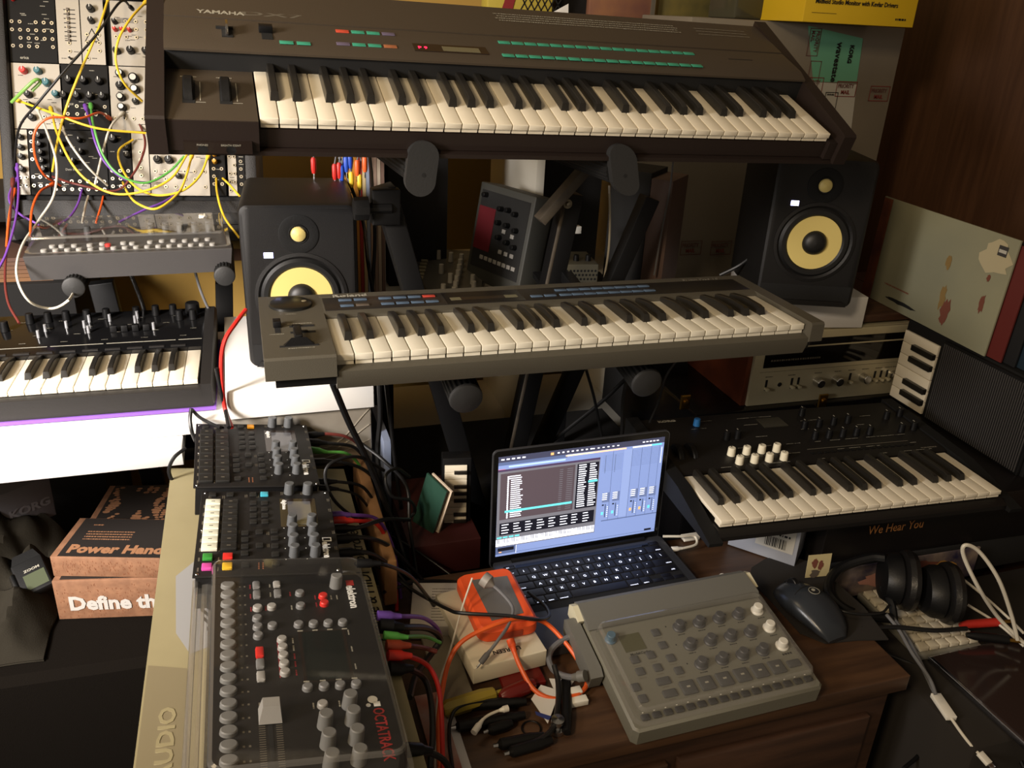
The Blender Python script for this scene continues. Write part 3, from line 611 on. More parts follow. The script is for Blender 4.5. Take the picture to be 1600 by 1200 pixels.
# ------------------------------------------------------------------ laptop
m_alu = K('space_grey_aluminium', (92, 94, 100), .38, .75, bump=.05); m_kbd = K('black_laptop_key', (14, 14, 22), .5); m_bez = K('black_glass_bezel', (8, 8, 9), .2)
def em(n, rgb, s=1.0): return K('screen_' + n, rgb, .6, emit=s, spec=.0)
lp = thing('laptop_computer', 'open grey laptop showing music software, on the wooden desk', 'laptop', (.3483, .929 - .080, .724), .0225)
g = G(); W, D, T = .304, .212, .0149
def rr_poly(x0, y0, x1, y1, r, n=6):
    out = []
    for cx, cy_, a0 in ((x1 - r, y1 - r, 0), (x0 + r, y1 - r, 90), (x0 + r, y0 + r, 180), (x1 - r, y0 + r, 270)):
        for k in range(n): a = radians(a0 + 90 * k / (n - 1)); out.append((cx + r * cos(a), cy_ + r * sin(a)))
    return out
g.prism(rr_poly(0, 0, W, D, .009), 0, T, m_alu); g.flat(rr_poly(.014, .078, W - .014, .196, .002), T + .0002, m_hole)
part('base', g, lp)
g = G(); g.flat(rr_poly(.085, .002, .219, .074, .003), T + .0003, K('trackpad', (84, 86, 92), .3, .6)); part('trackpad', g, lp)
g = G(); g.box(.0325, .1875, T, .272, .195, T + .0005, K('touch_bar_glass', (10, 10, 12), .1)); part('touch_bar', g, lp)
g = G()
for k in range(10):
    for j in range(26): 
        if k < 4: g.box(.0045 + k * .0022, .084 + j * .0042, T + .0001, .0053 + k * .0022, .0848 + j * .0042, T + .0003, m_hole); g.box(W - .0055 - k * .0022, .084 + j * .0042, T + .0001, W - .0047 - k * .0022, .0848 + j * .0042, T + .0003, m_hole)
part('speaker_grilles', g, lp)
km = {}
def key(x, y, w, h=.0162):
    k = (round(w, 4), h)
    if k not in km: b = G(); b.box(0, 0, 0, w, h, .0009, m_kbd, .0004); km[k] = b.mesh('laptop_key')
    link('laptop_key', km[k], lp, (x, y, T + .0003))
m_glow = em('backlit_legend', (225, 232, 255), 1.5)
leg = G(); X0 = .0155; pit = .01905 * .985
rows = [(.1680, ['~'] + list('1234567890-=') + ['delete'], [1] * 13 + [1.5]), (.1497, ['tab'] + list('QWERTYUIOP[]\\'), [1.5] + [1] * 13),
        (.1314, ['caps lock'] + list("ASDFGHJKL;'") + ['return'], [1.75] + [1] * 11 + [1.78]), (.1131, ['shift'] + list('ZXCVBNM,./') + ['shift'], [2.3] + [1] * 10 + [2.3])]
def legend(s, x, y, size):
    me = text_mesh(s, size, m_glow, 0, .00008); leg.add([v.co + Vector((x, y, T + .00135)) for v in me.vertices], [tuple(p.vertices) for p in me.polygons], m_glow); bpy.data.meshes.remove(me)
for y, ks, ws in rows:
    x = X0; S = sum(ws); u = (.2728 + .0005) / S
    for s, w in zip(ks, ws):
        key(x, y, u * w - .0022); 
        if len(s) == 1: legend(s, x + u * w / 2 - .0035, y + .0055, .0072)
        else: legend(s, x + (.002 if x < .1 else u * w - .0135), y + .003, .0038)
        x += u * w
x = X0
for s, w, h in (('fn', 1, .0162), ('control', 1, .0162), ('option', 1, .0162), ('command', 1.25, .0162), ('', 5.1, .0162), ('command', 1.25, .0162), ('option', 1, .0162), ('', 1, .0078), ('', 1, .0078), ('', 1, .0078)):
    u = .2733 / 14.6; key(x, .0946 + (0 if h > .01 else 0), u * w - .0022, h)
    if s: legend(s, x + .0015, .0966, .0034)
    x += u * w
key(X0 + .2733 * 12.6 / 14.6, .1030, .0165, .0078)
key(X0, .1868, .0150, .0085); key(.2735, .1868, .0150, .0085); legend('esc', X0 + .002, .189, .0038)
part('key_legends', leg, lp, label='glowing key legends')
# lid
LR = Matrix.Rotation(1.5364, 4, 'X')
lid = G(); 
lid.prism(rr_poly(-.009, -.022, .295, .190, .009), -.0045, -.0003, m_alu, None); lid.prism(rr_poly(-.0075, -.0205, .2935, .1885, .008), -.0004, 0, m_bez)
hx, hy_, hz = .3539 - .3483, 1.0577 - .849, .7496 - .724
ld = part('lid', lid, lp, (hx, hy_ + .002, hz + .0005), (1.5364, 0, 0))
sg = G(); U = lambda u, v: (u * .286, (1 - v) * .179)
def R(u0, v0, u1, v1, m, lay=1):
    (a, b), (c, d) = U(u0, v0), U(u1, v1); sg.flat([(a, d), (c, d), (c, b), (a, b)], .0002 + lay * .00006, m)
e_bg = em('blue_grey', (118, 136, 184), 1.15); e_dk = em('dark', (26, 26, 34), 1); e_pn = em('plum_grey', (78, 68, 74), 1); e_fr = em('mid_grey', (104, 104, 112), 1.1); e_w = em('white', (236, 240, 255), 1.8); e_cy = em('cyan', (96, 205, 210), 1.3); e_or = em('orange', (235, 170, 110), 1.3); e_ln = em('line', (84, 98, 136), 1); e_lt = em('light_blue', (160, 190, 225), 1.3)
R(0, 0, 1, 1, e_bg, 0); R(0, 0, 1, .055, em('menu_grey', (62, 64, 84), 1)); R(0, .055, .40, .085, e_ln); R(.06, .095, .39, .11, e_lt); R(0, .12, .04, .15, em('pink', (190, 120, 150), 1))
R(.39, .06, .76, .075, e_or); R(.56, .06, .76, .075, em('peach', (228, 190, 180), 1.3)); R(.39, .06, .56, .075, em('cream', (220, 220, 200), 1.3)); R(.80, .06, .92, .075, em('cream', (220, 220, 200))); R(.92, .06, .985, .075, e_cy)
for k in range(5): R(.015 + k * .03, .022, .033 + k * .03, .034, e_w, 2)
R(.30, .018, .318, .042, e_or, 2)
for k in range(8): R(.34 + k * .028, .022, .352 + k * .028, .034, e_w, 2)
for k in range(6): R(.55 + k * .03, .024, .562 + k * .03, .034, e_w, 2)
for k in range(5): R(.86 + k * .022, .022, .874 + k * .022, .032, e_w, 2)
for v in range(12): R(.62, .115 + v * .014, .74, .1165 + v * .014, e_ln, 1); R(.80, .1 + v * .014, .97, .1015 + v * .014, e_ln, 1); R(.985, .1 + v * .014, .99, .107 + v * .014, e_w, 2)
for u in (.68, .745, .80, .86, .92, .972): R(u, .08, u + .0025, .80, e_ln, 1)
R(.745, .08, .80, .78, em('blue_grey_light', (128, 146, 192), 1.15), 1)
for u in (.635, .695): 
    for v in range(13): R(u, .12 + v * .014, u + .004, .125 + v * .014, e_dk, 2)
R(0, .125, .602, .905, e_fr, 3); R(0, .125, .602, .145, em('plum_bar', (70, 56, 84), 1), 4)
R(.015, .165, .452, .625, e_pn, 4); R(.465, .165, .597, .625, e_dk, 4); R(.018, .66, .59, .785, e_dk, 4)
r3 = random.Random(3)
for k in range(21):
    v = .195 + k * .0202
    if k not in (17,): R(.075 + (0 if k > 1 else -.01), v, .135 + r3.uniform(-.01, .012), v + .0085, e_w, 5); R(.055, v, .063, v + .016, e_w, 5)
    R(.36, v, .38, v + .005, e_fr, 5); R(.405, v, .44, v + .005, e_fr, 5)
R(.045, .535, .445, .556, e_cy, 6)
for k in range(20):
    v = .175 + k * .0222; R(.475, v, .52 + r3.uniform(-.012, .006), v + .009, e_w, 5); R(.542, v, .585 + r3.uniform(-.012, .006), v + .009, e_w, 5)
R(.538, .345, .595, .365, e_cy, 6)
for c in range(8):
    for k in range(4): R(.03 + c * .07, .675 + k * .028, .07 + c * .07 + r3.uniform(-.012, .006), .683 + k * .028, e_w, 5)
for k in range(4): R(.005 + k * .035, .80, .033 + k * .035, .815, e_cy, 5)
R(0, .825, .598, .895, e_w, 5)
for k in range(72): 
    if k % 7 not in (2, 6): R(.008 + k * .0082, .825, .0115 + k * .0082, .868, e_dk, 6)
R(.0, .905, .12, .975, e_ln, 1); R(.012, .915, .108, .95, e_dk, 2); R(.12, .905, .122, .99, e_w, 2); R(.02, .955, .035, .965, e_or, 3); R(.0, .975, 1, .979, e_ln, 1); R(.64, .79, 1, .80, e_ln, 1); R(.93, .955, .975, .975, e_dk, 2)
for u, c in ((.635, e_cy), (.70, e_cy), (.815, e_or), (.875, e_or), (.935, e_cy)):
    R(u, .50, u + .045, .60, em('module', (98, 112, 150), 1), 2)
    for v in (.505, .525, .545, .565): R(u, v, u + .03, v + .008, e_w, 3)
    R(u + .022, .62, u + .026, .76, e_dk, 3); R(u, .70, u + .014, .73, c, 3)
    for v in range(6): R(u + .035, .65 + v * .02, u + .041, .656 + v * .02, e_w, 3)
    R(u + .002, .62, u + .014, .635, e_dk, 3)
part('screen', sg, ld, label='lit screen with music software windows')
g = G(); g.lathe([(.0055, -.12), (.0055, .12)], m_black, Matrix.Translation((W / 2, D - .004, T - .001)) @ Matrix.Rotation(pi / 2, 4, 'Y'), 16); part('hinge', g, lp)

# ------------------------------------------------------------------ desk
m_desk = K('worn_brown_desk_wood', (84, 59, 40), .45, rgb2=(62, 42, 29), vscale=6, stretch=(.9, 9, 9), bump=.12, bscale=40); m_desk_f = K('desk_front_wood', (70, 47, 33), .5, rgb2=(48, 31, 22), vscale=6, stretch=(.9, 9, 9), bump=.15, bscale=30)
dk = thing('desk', 'worn brown wooden desk with drawers carrying the laptop', 'desk', (.15, .70, 0))
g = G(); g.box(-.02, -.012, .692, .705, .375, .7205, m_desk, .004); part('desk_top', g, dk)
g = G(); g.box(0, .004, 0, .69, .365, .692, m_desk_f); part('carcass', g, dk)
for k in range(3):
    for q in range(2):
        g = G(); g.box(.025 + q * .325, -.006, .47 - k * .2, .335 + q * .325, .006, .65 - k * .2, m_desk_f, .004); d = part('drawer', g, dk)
        g = G(); g.lathe([(.006, 0), (.006, .012), (.012, .018), (.010, .024), (0, .026)], m_brass, Matrix.Translation((.18 + q * .325, -.006, .56 - k * .2)) @ Matrix.Rotation(pi / 2, 4, 'X'), 16); part('drawer_knob', g, d)
def bt(name, label, cat, bl, br, top, y, depth, m, y1=None, b=.002, extra=None, group=None, body='carton', single=False, ztop=None, zbot=None):
    """a box whose front-bottom edge runs between two measured points at real depths"""
    P0 = WY(bl[0], bl[1], y); P1 = WY(br[0], br[1], y if y1 is None else y1)
    zt_ = WY(top[0], top[1], y).z if ztop is None else ztop
    zb = min(P0.z, P1.z) if zbot is None else zbot
    d = Vector((P1.x - P0.x, P1.y - P0.y)); w = d.length; yaw = atan2(d.y, d.x)
    g = G(); g.box(0, 0, 0, w, depth, zt_ - zb, m, b)
    if single:
        o = link(name, g.mesh(name), None, (P0.x, P0.y, zb), (0, 0, yaw)); tag(o, label, cat, group)
    else:
        o = thing(name, label, cat, (P0.x, P0.y, zb), yaw, group=group); part(body, g, o)
    o['_w'] = w; o['_h'] = zt_ - zb; return o
def wh(o):
    w, h = o['_w'], o['_h']; return w, h
FR = (pi / 2, 0, 0)

# ------------------------------------------------------------------ stand in the middle
def beam(a, b, w, t, m, g=None):
    a, b = Vector(a), Vector(b); g = g or G(); L = (b - a).length; zax = (b - a).normalized(); yax = Vector((0, 1, 0)); xax = yax.cross(zax).normalized(); yax = zax.cross(xax)
    M = Matrix.Translation(a) @ Matrix((xax, yax, zax)).transposed().to_4x4(); g.box(-w / 2, -t / 2, 0, w / 2, t / 2, L, m, .002, M); return g
m_dust = K('dusty_steel_edge', (70, 62, 51), .7, rgb2=(48, 42, 34), vscale=30)
m_hex0 = K('dull_bolt_steel', (120, 114, 100), .4, .8)
st = thing('keyboard_stand', 'black steel two-tier keyboard stand holding the two long keyboards', 'stand', (.45, 1.28, 0))
def sp(name, g, label=None):
    o = part(name, g, None, label=label); o.parent = st; o.matrix_parent_inverse = Matrix.Translation((-.45, -1.28, 0)); return o
def swy(px, py, y): return WY(px, py, y)
la, lb = WY(598, 292, 1.30), WY(775, 900, 1.30)
def ext(a, b, z): return a + (b - a) * ((z - a.z) / (b.z - a.z))
sp('leg_beam', beam(la, ext(la, lb, .02), .034, .045, m_metal_black))
ra, rb_ = WY(893, 300, 1.36), WY(800, 720, 1.36)
sp('leg_beam', beam(ra, ext(ra, rb_, .02), .030, .045, m_metal_black))
e0 = ra - Vector((.017, .0, .0)); sp('dusty_lit_edge', beam(e0 + Vector((0, -.02, 0)), ext(e0, rb_ - Vector((.017, 0, 0)), .4) + Vector((0, -.02, 0)), .006, .006, m_dust), 'pale edge of the right leg, dust and painted highlight')  # pale strip: dust on the leg edge plus its highlight, put in as colour
ra2, rb2 = WY(935, 240, 1.33), WY(843, 345, 1.33); sp('strut', beam(ra2, rb2, .016, .03, m_dust), 'dusty brown strut')
ra3, rb3 = WY(905, 560, 1.40), WY(835, 720, 1.40); sp('leg_beam', beam(ext(ra3, rb3, 1.25), ext(ra3, rb3, .02), .030, .03, m_metal_black))
f = sp('foot_bar', beam((.20, 1.34, .03), (.84, 1.34, .03), .05, .05, m_metal_black))
g = G(); T = Matrix.Translation(WY(886, 318, 1.33)) @ Matrix.Rotation(pi / 2, 4, 'X'); g.lathe([(.008, 0), (.008, .004), (.004, .004), (.004, .009), (0, .010)], m_hex0, T, 14); sp('pivot_bolt', g)
g = G(); T = Matrix.Translation(WY(565, 326, 1.27)) @ Matrix.Rotation(pi / 2, 4, 'Y'); g.lathe([(.017, -.012), (.018, -.008), (.018, .010), (.008, .012), (.008, .045)], m_black, T, 10); sp('clamp_knob', g)
g = G(); g.box(*(WY(600, 330, 1.28) - Vector((.02, .012, .02))), *(WY(600, 330, 1.28) + Vector((.024, .012, .035))), m_metal_black, .003); sp('bracket', g)
def ribbed(a, b, r, g, m=m_black_soft, n=20):
    a, b = Vector(a), Vector(b); z = (b - a).normalized(); M = Matrix.Translation(a) @ z.to_track_quat('Z', 'Y').to_matrix().to_4x4(); L = (b - a).length
    vs = []; fs = []; N = n * 4
    for k in (0, 1):
        for i in range(N): rad = r if (i % 4) < 2 else r * .93; t = 2 * pi * i / N; vs.append((rad * cos(t), rad * sin(t), k * L))
    fs = [(i, (i + 1) % N, N + (i + 1) % N, N + i) for i in range(N)] + [tuple(range(N, 2 * N)), tuple(range(N - 1, -1, -1))]
    g.add(vs, fs, m, M); return M
m_cap2 = K('grey_rubber_end_cap', (32, 32, 32), .6, bump=.2)
for (cx, cyy) in ((728, 622), (1010, 598)):
    c = WY(cx, cyy, 1.0); g = G(); ribbed(c + Vector((0, .24, .045)), c, .0235, g); sp('padded_arm', g)
    g = G(); z = Vector((0, -.24, -.045)).normalized(); M = Matrix.Translation(c) @ z.to_track_quat('Z', 'Y').to_matrix().to_4x4(); g.lathe([(.0238, -.001), (.0228, .003), (.020, .0045), (0, .005)], m_cap2, M, 32); sp('arm_end_cap', g)
    g = beam(c + Vector((0, .20, .036)), c + Vector((0, .34, .06)), .02, .02, m_metal_black); sp('arm_tube', g)
for (cx, cyy) in ((662, 262), (978, 264)):
    c = WY(cx, cyy, 1.125); g = G(); sgn = -1
    poly = [(.021 * cos(radians(t)), .021 * sin(radians(t)) + .014) for t in range(0, 181, 15)] + [(.021 * cos(radians(t)) - .004, .021 * sin(radians(t)) - .018) for t in range(180, 361, 15)]
    if cx > 900: poly = [(x - y * .35, y) for x, y in poly]
    g.prism(poly, 0, -.014, m_cap2, Matrix.Translation(c) @ Matrix.Rotation(pi / 2, 4, 'X') @ Matrix.Scale(-1, 4, (0, 0, 1)) @ Matrix.Scale(-1, 4, (0, 0, 1)))
    g.lathe([(.003, -.001), (.003, .0004)], m_hole, Matrix.Translation(c + Vector((0, .0, -.010))) @ Matrix.Rotation(pi / 2, 4, 'X'), 12); sp('arm_end_hook', g)
    g = G(); ribbed(c + Vector((-.012, .25, -.012)), c + Vector((-.006, .014, -.006)), .019, g); sp('padded_arm', g)
    g = beam(c + Vector((-.012, .25, -.012)), c + Vector((-.014, .34, -.016)), .02, .02, m_metal_black); sp('arm_tube', g)

# ------------------------------------------------------------------ modular case
m_case = K('black_tolex', (22, 20, 20), .6, bump=.7, bscale=500); m_pw = K('silver_panel', (160, 153, 140), .5); m_pb = K('black_panel', (15, 14, 13), .6, spec=.15); m_hex = K('jack_nut', (170, 164, 150), .3, .8); m_kw = K('white_capped_knob', (205, 203, 196), .4)
md = thing('modular_synthesizer', 'black case of modular synthesizer panels hung with patch cables, upper left', 'modular synthesizer', (-.3985, 1.9637, 1.4108), -.1041, -.3658)
g = G()
g.box(-.022, -.018, -.345, -.001, .16, .16, m_case, .004); g.box(.432, -.018, -.345, .455, .16, .16, m_case, .004); g.box(-.022, -.0, -.345, .432, .16, -.262, m_case, .003); g.box(-.022, -.018, .136, .432, .16, .16, m_case); g.box(-.022, .012, -.262, .432, .16, .136, m_hole)
part('case', g, md)
modrows = [  # x0, x1, row, tone, knobs [(x, z, r, colour)], jacks grid
    (.0, .086, 0, 'b', [(.012, .120, .004, 'r')], (6, 4, .15)), (.087, .130, 0, 'w', [(.11, .01, .002, 'k')], (1, 6, .1)), (.131, .174, 0, 'w', [(.152, .108, .007, 'k'), (.152, .085, .006, 'k')], (2, 4, .0)), (.186, .262, 0, 'w', [(.196, .028, .007, 'k'), (.222, .03, .0075, 'k'), (.195, .07, .004, 'r'), (.208, .07, .004, 'r'), (.222, .07, .004, 'r'), (.195, .085, .005, 'k'), (.25, .03, .007, 'k')], (4, 3, .35)), (.263, .43, 0, 'b', [], (8, 4, .2)),
    (.0, .088, 1, 'w', [(.024, .112, .007, 'r'), (.050, .112, .007, 't'), (.064, .090, .008, 't'), (.080, .068, .007, 't'), (.030, .066, .007, 'k'), (.032, .045, .007, 'k'), (.034, .022, .007, 'k')], (4, 1, .1)), (.090, .176, 1, 'b', [(.105, .096, .0075, 'k'), (.132, .096, .0075, 'k'), (.160, .096, .0075, 'k'), (.095, .066, .0075, 'k'), (.118, .066, .0075, 'k'), (.142, .066, .0075, 'k'), (.165, .066, .0075, 'k')], (5, 2, .15)), (.178, .262, 1, 'w', [(.200, .112, .0085, 'w'), (.225, .104, .010, 'w'), (.199, .088, .008, 'k'), (.226, .082, .009, 'w'), (.199, .066, .008, 'w'), (.226, .058, .006, 'k'), (.200, .046, .008, 'w')], (5, 1, .1)), (.263, .43, 1, 'b', [], (8, 4, .2)),
    (.0, .022, 2, 'w', [(.011, .112, .006, 'k'), (.011, .092, .006, 'k'), (.011, .074, .006, 'k'), (.011, .050, .006, 'k')], (2, 2, .05)), (.023, .060, 2, 'b', [(.045, .115, .006, 'k'), (.045, .098, .006, 'k'), (.047, .082, .006, 'k'), (.048, .066, .006, 'k'), (.05, .05, .006, 'k')], (3, 7, .05)), (.061, .166, 2, 'b', [(.085, .10, .006, 's'), (.085, .082, .006, 's'), (.120, .085, .006, 's'), (.105, .066, .006, 's'), (.118, .108, .005, 's')], (7, 2, .0)), (.167, .212, 2, 'b', [(.18, .112, .008, 'k'), (.205, .095, .006, 'k'), (.205, .08, .006, 'k')], (3, 3, .05)), (.213, .245, 2, 'w', [], (1, 5, .1)), (.246, .36, 2, 'w', [(.262, .072, .008, 'k'), (.283, .072, .008, 'k'), (.30, .04, .006, 'k')], (6, 3, .05)), (.361, .392, 2, 'b', [(.372, .085, .005, 'o'), (.372, .07, .005, 'o')], (2, 3, .1)), (.396, .414, 2, 'w', [], (2, 7, .0)), (.415, .43, 2, 'b', [], (1, 4, .1))]
kc_ = {'k': m_black, 'r': m_red, 't': K('teal_cap', (40, 96, 104), .4), 'w': m_black, 's': m_black_soft, 'o': K('amber_cap', (206, 150, 40), .4)}
FY = Matrix.Rotation(pi / 2, 4, 'X')
for (x0, x1, row, tone, kn, (jc, jr, j0)) in modrows:
    zb = .003 - row * .1285; pm = m_pw if tone == 'w' else m_pb; ink = m_hole if tone == 'w' else m_print
    g = G(); g.box(x0 + .0005, -.002, zb + .001, x1 - .0005, 0, zb + .1275, pm)
    rr = random.Random(int(x0 * 1e4) + row)
    w = x1 - x0
    for k in range(max(3, int(w * 150))):
        a = x0 + rr.uniform(.003, max(.004, w - .014)); c = zb + rr.uniform(.01, .12)
        tiny_text(g, a, c, .0023, min(.009, x1 - a - .002), .0013, ink, FY, seed=k)
    if tone == 'w' and row == 0 and x0 < .1:
        for k in range(8): g.box(x0 + .014, -.0026, zb + .045 + k * .0085, x0 + .035, -.002, zb + .0465 + k * .0085, m_hole); g.box(x0 + .020, -.006, zb + .043 + k * .0085, x0 + .024, -.002, zb + .0485 + k * .0085, m_brn_b)
    if row == 0 and x0 > .18 and x0 < .2: g.box(x0 + .012, -.003, zb + .085, x0 + .045, -.002, zb + .094, m_screen_off)
    if row == 0 and tone == 'w' and .13 < x0 < .14:
        g.flat([(x0 + .006, zb + .045), (x0 + .034, zb + .045), (x0 + .02, zb + .072)], .0024, m_hole, FY); g.flat([(x0 + .009, zb + .047), (x0 + .031, zb + .047), (x0 + .02, zb + .068)], .0026, pm, FY)
    mo = part('module_panel', g, md)
    if jc:
        g = G()
        for i in range(jc):
            for j in range(jr):
                if rr.random() < .12: continue
                x = x0 + (i + .5) * w / jc; z = zb + .012 + j0 * .1285 + j * (.0155 if jr < 7 else .0172)
                if any(abs(x - a) < r + .005 and abs(z - zb - c) < r + .005 for a, c, r, q in kn) or z > zb + .122: continue
                g.lathe([(.0036, .002), (.0036, .0038), (.0018, .0038), (.0018, .002)], m_hex, Matrix.Translation((x, 0, z)) @ FY, 8); g.lathe([(.0019, .0), (.0019, .0026)], m_hole, Matrix.Translation((x, 0, z)) @ FY, 8)
        if g.v: part('jack_sockets', g, mo)
    for (a, c, r, q) in kn:
        g = G(); g.lathe([(r, .002), (r * .88, .0155), (r * .7, .017), (0, .017)], kc_[q], Matrix.Translation((a, 0, zb + c)) @ FY, 16)
        if q == 'w': g.lathe([(r * .62, .017), (r * .6, .0176), (0, .0176)], m_kw, Matrix.Translation((a, 0, zb + c)) @ FY, 16)
        else: g.box(a - .0006, -.0178, zb + c, a + .0006, -.017, zb + c + r * .8, m_print_white)
        part('knob', g, mo)
text('erica', .008, m_print, md, (.018, -.0024, .010), FR, bold=.0001)
text('Data Bender', .006, m_print, md, (.088, -.0024, -.205), FR)
g = G(); g.box(.335, -.003, -.300, .36, 0, -.290, m_hex, .001); g.lathe([(.006, 0), (.005, .006), (.002, .007), (.002, .014)], m_chrome, Matrix.Translation((.3475, -.002, -.295)) @ FY, 14); part('toggle_switch', g, md)
g = G(); g.box(.375, -.006, -.312, .425, 0, -.288, m_black, .001); part('power_inlet', g, md)
rebase(md, .345)

# ------------------------------------------------------------------ grey synthesizer under a lid on the left stand
m_slate = K('dark_grey_enamel', (62, 60, 60), .5, bump=.1)
a4 = thing('synthesizer', 'dark grey desktop synthesizer with knobs under a clear lid on the left stand', 'synthesizer', (-.3552, 1.5754, 1.1289), .0354)
g = G(); g.hull([(x, y, z) for x in (0, .34) for y, z in ((0, -.001), (.001, 0), (.175, .004), (.175, -.043))] + [(.005, .004, -.044), (.335, .004, -.044), (.005, .17, -.046), (.335, .17, -.046)], m_slate); part('case', g, a4)
kn = knob_mesh(.0065, .016, m_grey_knob); rb3 = rb(m_lgrey); rbr = rb(m_red)
for k in range(5): 
    for j in (0, 1): link('encoder_knob', kn, a4, (.20 + k * .026, .120 + j * .025, .003))
for x in (.05, .09): link('encoder_knob', kn, a4, (x, .13, .003))
for k in range(16): link('trig_button', rb3, a4, (.03 + k * .0185, .022, .001))
for x, y in ((.04, .05), (.055, .05), (.075, .05), (.1, .05), (.12, .055), (.155, .055), (.17, .05), (.2, .055), (.22, .06), (.24, .06), (.26, .055), (.28, .06), (.3, .06)): link('button', rb3, a4, (x, y, .001))
link('button', rbr, a4, (.13, .045, .001), label='red button')
g = G(); g.box(.055, .075, .001, .125, .11, .004, m_window); part('display', g, a4)
rebase(a4, .046)
cv = thing('dust_cover', 'clear dust lid over the dark grey synthesizer on the left stand', 'dust cover', (-.3552, 1.5754, 1.1289), .0354)
part('lid', cover_shell(.010, .008, .330, .165, .0042, .031, .010, .003, m_clear, m_clear_edge), cv)
ls = thing('keyboard_stand', 'black stand with round end caps under the dark grey synthesizer at left', 'stand', (-.2, 1.75, 0))
def sp2(name, g):
    o = part(name, g, None); o.parent = ls; o.matrix_parent_inverse = Matrix.Translation((.2, -1.75, 0)); return o
for cx, cyy in ((115, 449), (351, 431)):
    c = WY(cx, cyy, 1.56); g = G(); ribbed(c + Vector((0, .2, .0)), c, .0185, g); sp2('padded_arm', g); g = G(); g.lathe([(.0188, -.001), (.018, .003), (.015, .0045), (0, .005)], m_cap2, Matrix.Translation(c) @ FY, 28); sp2('arm_end_cap', g)
    sp2('arm_tube', beam(c + Vector((0, .19, 0)), c + Vector((0, .30, .0)), .02, .02, m_metal_black))
a_, b_ = WY(158, 440, 1.79), WY(205, 520, 1.79); sp2('leg_beam', beam(a_, Vector((b_.x + .05, 1.79, .02)), .045, .03, m_metal_black))
a_, b_ = WY(350, 440, 1.79), WY(325, 510, 1.79); sp2('leg_beam', beam(a_, Vector((b_.x - .03, 1.79, .02)), .035, .03, m_metal_black))
a_, b_ = WY(33, 340, 1.79), WY(45, 370, 1.79); sp2('bracket', beam(a_, b_, .04, .03, m_metal_black))

# ------------------------------------------------------------------ white boxes on the left
m_wbox = K('white_card', (222, 220, 216), .5, var=.03, vscale=6); m_wbox2 = K('satin_white_card', (205, 204, 204), .4); m_silver = K('silver_shrink_wrap', (168, 162, 150), .25, .35, rgb2=(120, 112, 100), vscale=5)
g = G(); g.box(-.75, 1.322, .888, -.046, 1.74, .9125, m_wbox, .002); solo('white_carton', g, 'long flat white carton directly under the purple-bottomed keyboard', 'box')
g = G(); g.box(-.80, 1.272, .860, -.115, 1.74, .8875, m_wbox2, .002); solo('white_carton', g, 'lowest flat white carton, at the very bottom of the white pile at left', 'box')
wb = thing('white_carton', 'white carton under the left studio monitor', 'box', (-.043, 1.315, .9115)); g = G(); g.box(0, 0, 0, .242, .37, .0515, m_wbox, .002); part('carton', g, wb)
wb = thing('wrapped_carton', 'silver shrink-wrapped carton under the white one at left', 'box', (-.045, 1.325, .795)); g = G(); g.box(0, 0, 0, .240, .36, .1155, m_silver, .003); part('carton', g, wb)
g = G()
for k in range(3): g.tube(smooth([(.01, -.001, .09 - k * .02), (.09, -.002, .055 - k * .02), (.17, -.001, .045 - k * .01), (.236, -.001, .11 - k * .03)]), .0007, m_silver, 5)
part('wrap_creases', g, wb)
g = G(); g.box(-.02, 1.43, .0, .18, 1.73, .7945, m_metal_black, .004); solo('cabinet', g, 'low black cabinet under the silver wrapped carton', 'cabinet')
g = G(); g.box(-.85, 1.33, .835, -.05, 1.74, .860, m_metal_black, .004)
for x in (-.84, -.08): g.box(x, 1.69, .0, x + .025, 1.73, .835, m_metal_black)
solo('side_table', g, 'flat black table top below the lowest white carton', 'table')

# ------------------------------------------------------------------ boxes, cloth and recorder lower left
m_tan = K('printed_kraft', (132, 94, 68), .7, rgb2=(114, 79, 56), vscale=60); m_blk_print = K('black_card_print', (34, 30, 28), .55); m_tan_ink = K('tan_ink', (146, 104, 74), .6); m_dash = K('brown_dash_ink', (120, 74, 48), .7)
def blobs(g, x0, x1, y0, y1, z, M, n, s, seed):
    r = random.Random(seed)
    for cidx in range(n):
        x = r.uniform(x0, x1); y = r.uniform(y0, y1); dx = r.uniform(-.3, .3)
        for k in range(r.randint(5, 9)):
            a = s * r.uniform(.5, 1); px_, py_ = x + dx * k * s, y + k * s * 1.1
            if py_ > y1 or not (x0 < px_ < x1): break
            g.flat([(px_ + a * cos(2 * pi * q / 9), py_ + a * .7 * sin(2 * pi * q / 9)) for q in range(9)], z + k * .00002, m_tan_ink, M)
            x += r.uniform(-.6, .6) * s
def dashes(g, w, h, M, n, seed, vert=True):
    r = random.Random(seed)
    for k in range(n):
        x = r.uniform(.002, w - .004); y = r.uniform(.002, h - .006)
        a, b = (.0007, .0035) if (vert or r.random() < .5) else (.0035, .0007); g.flat([(x, y), (x + a, y), (x + a, y + b), (x, y + b)], .0003, m_dash, M)
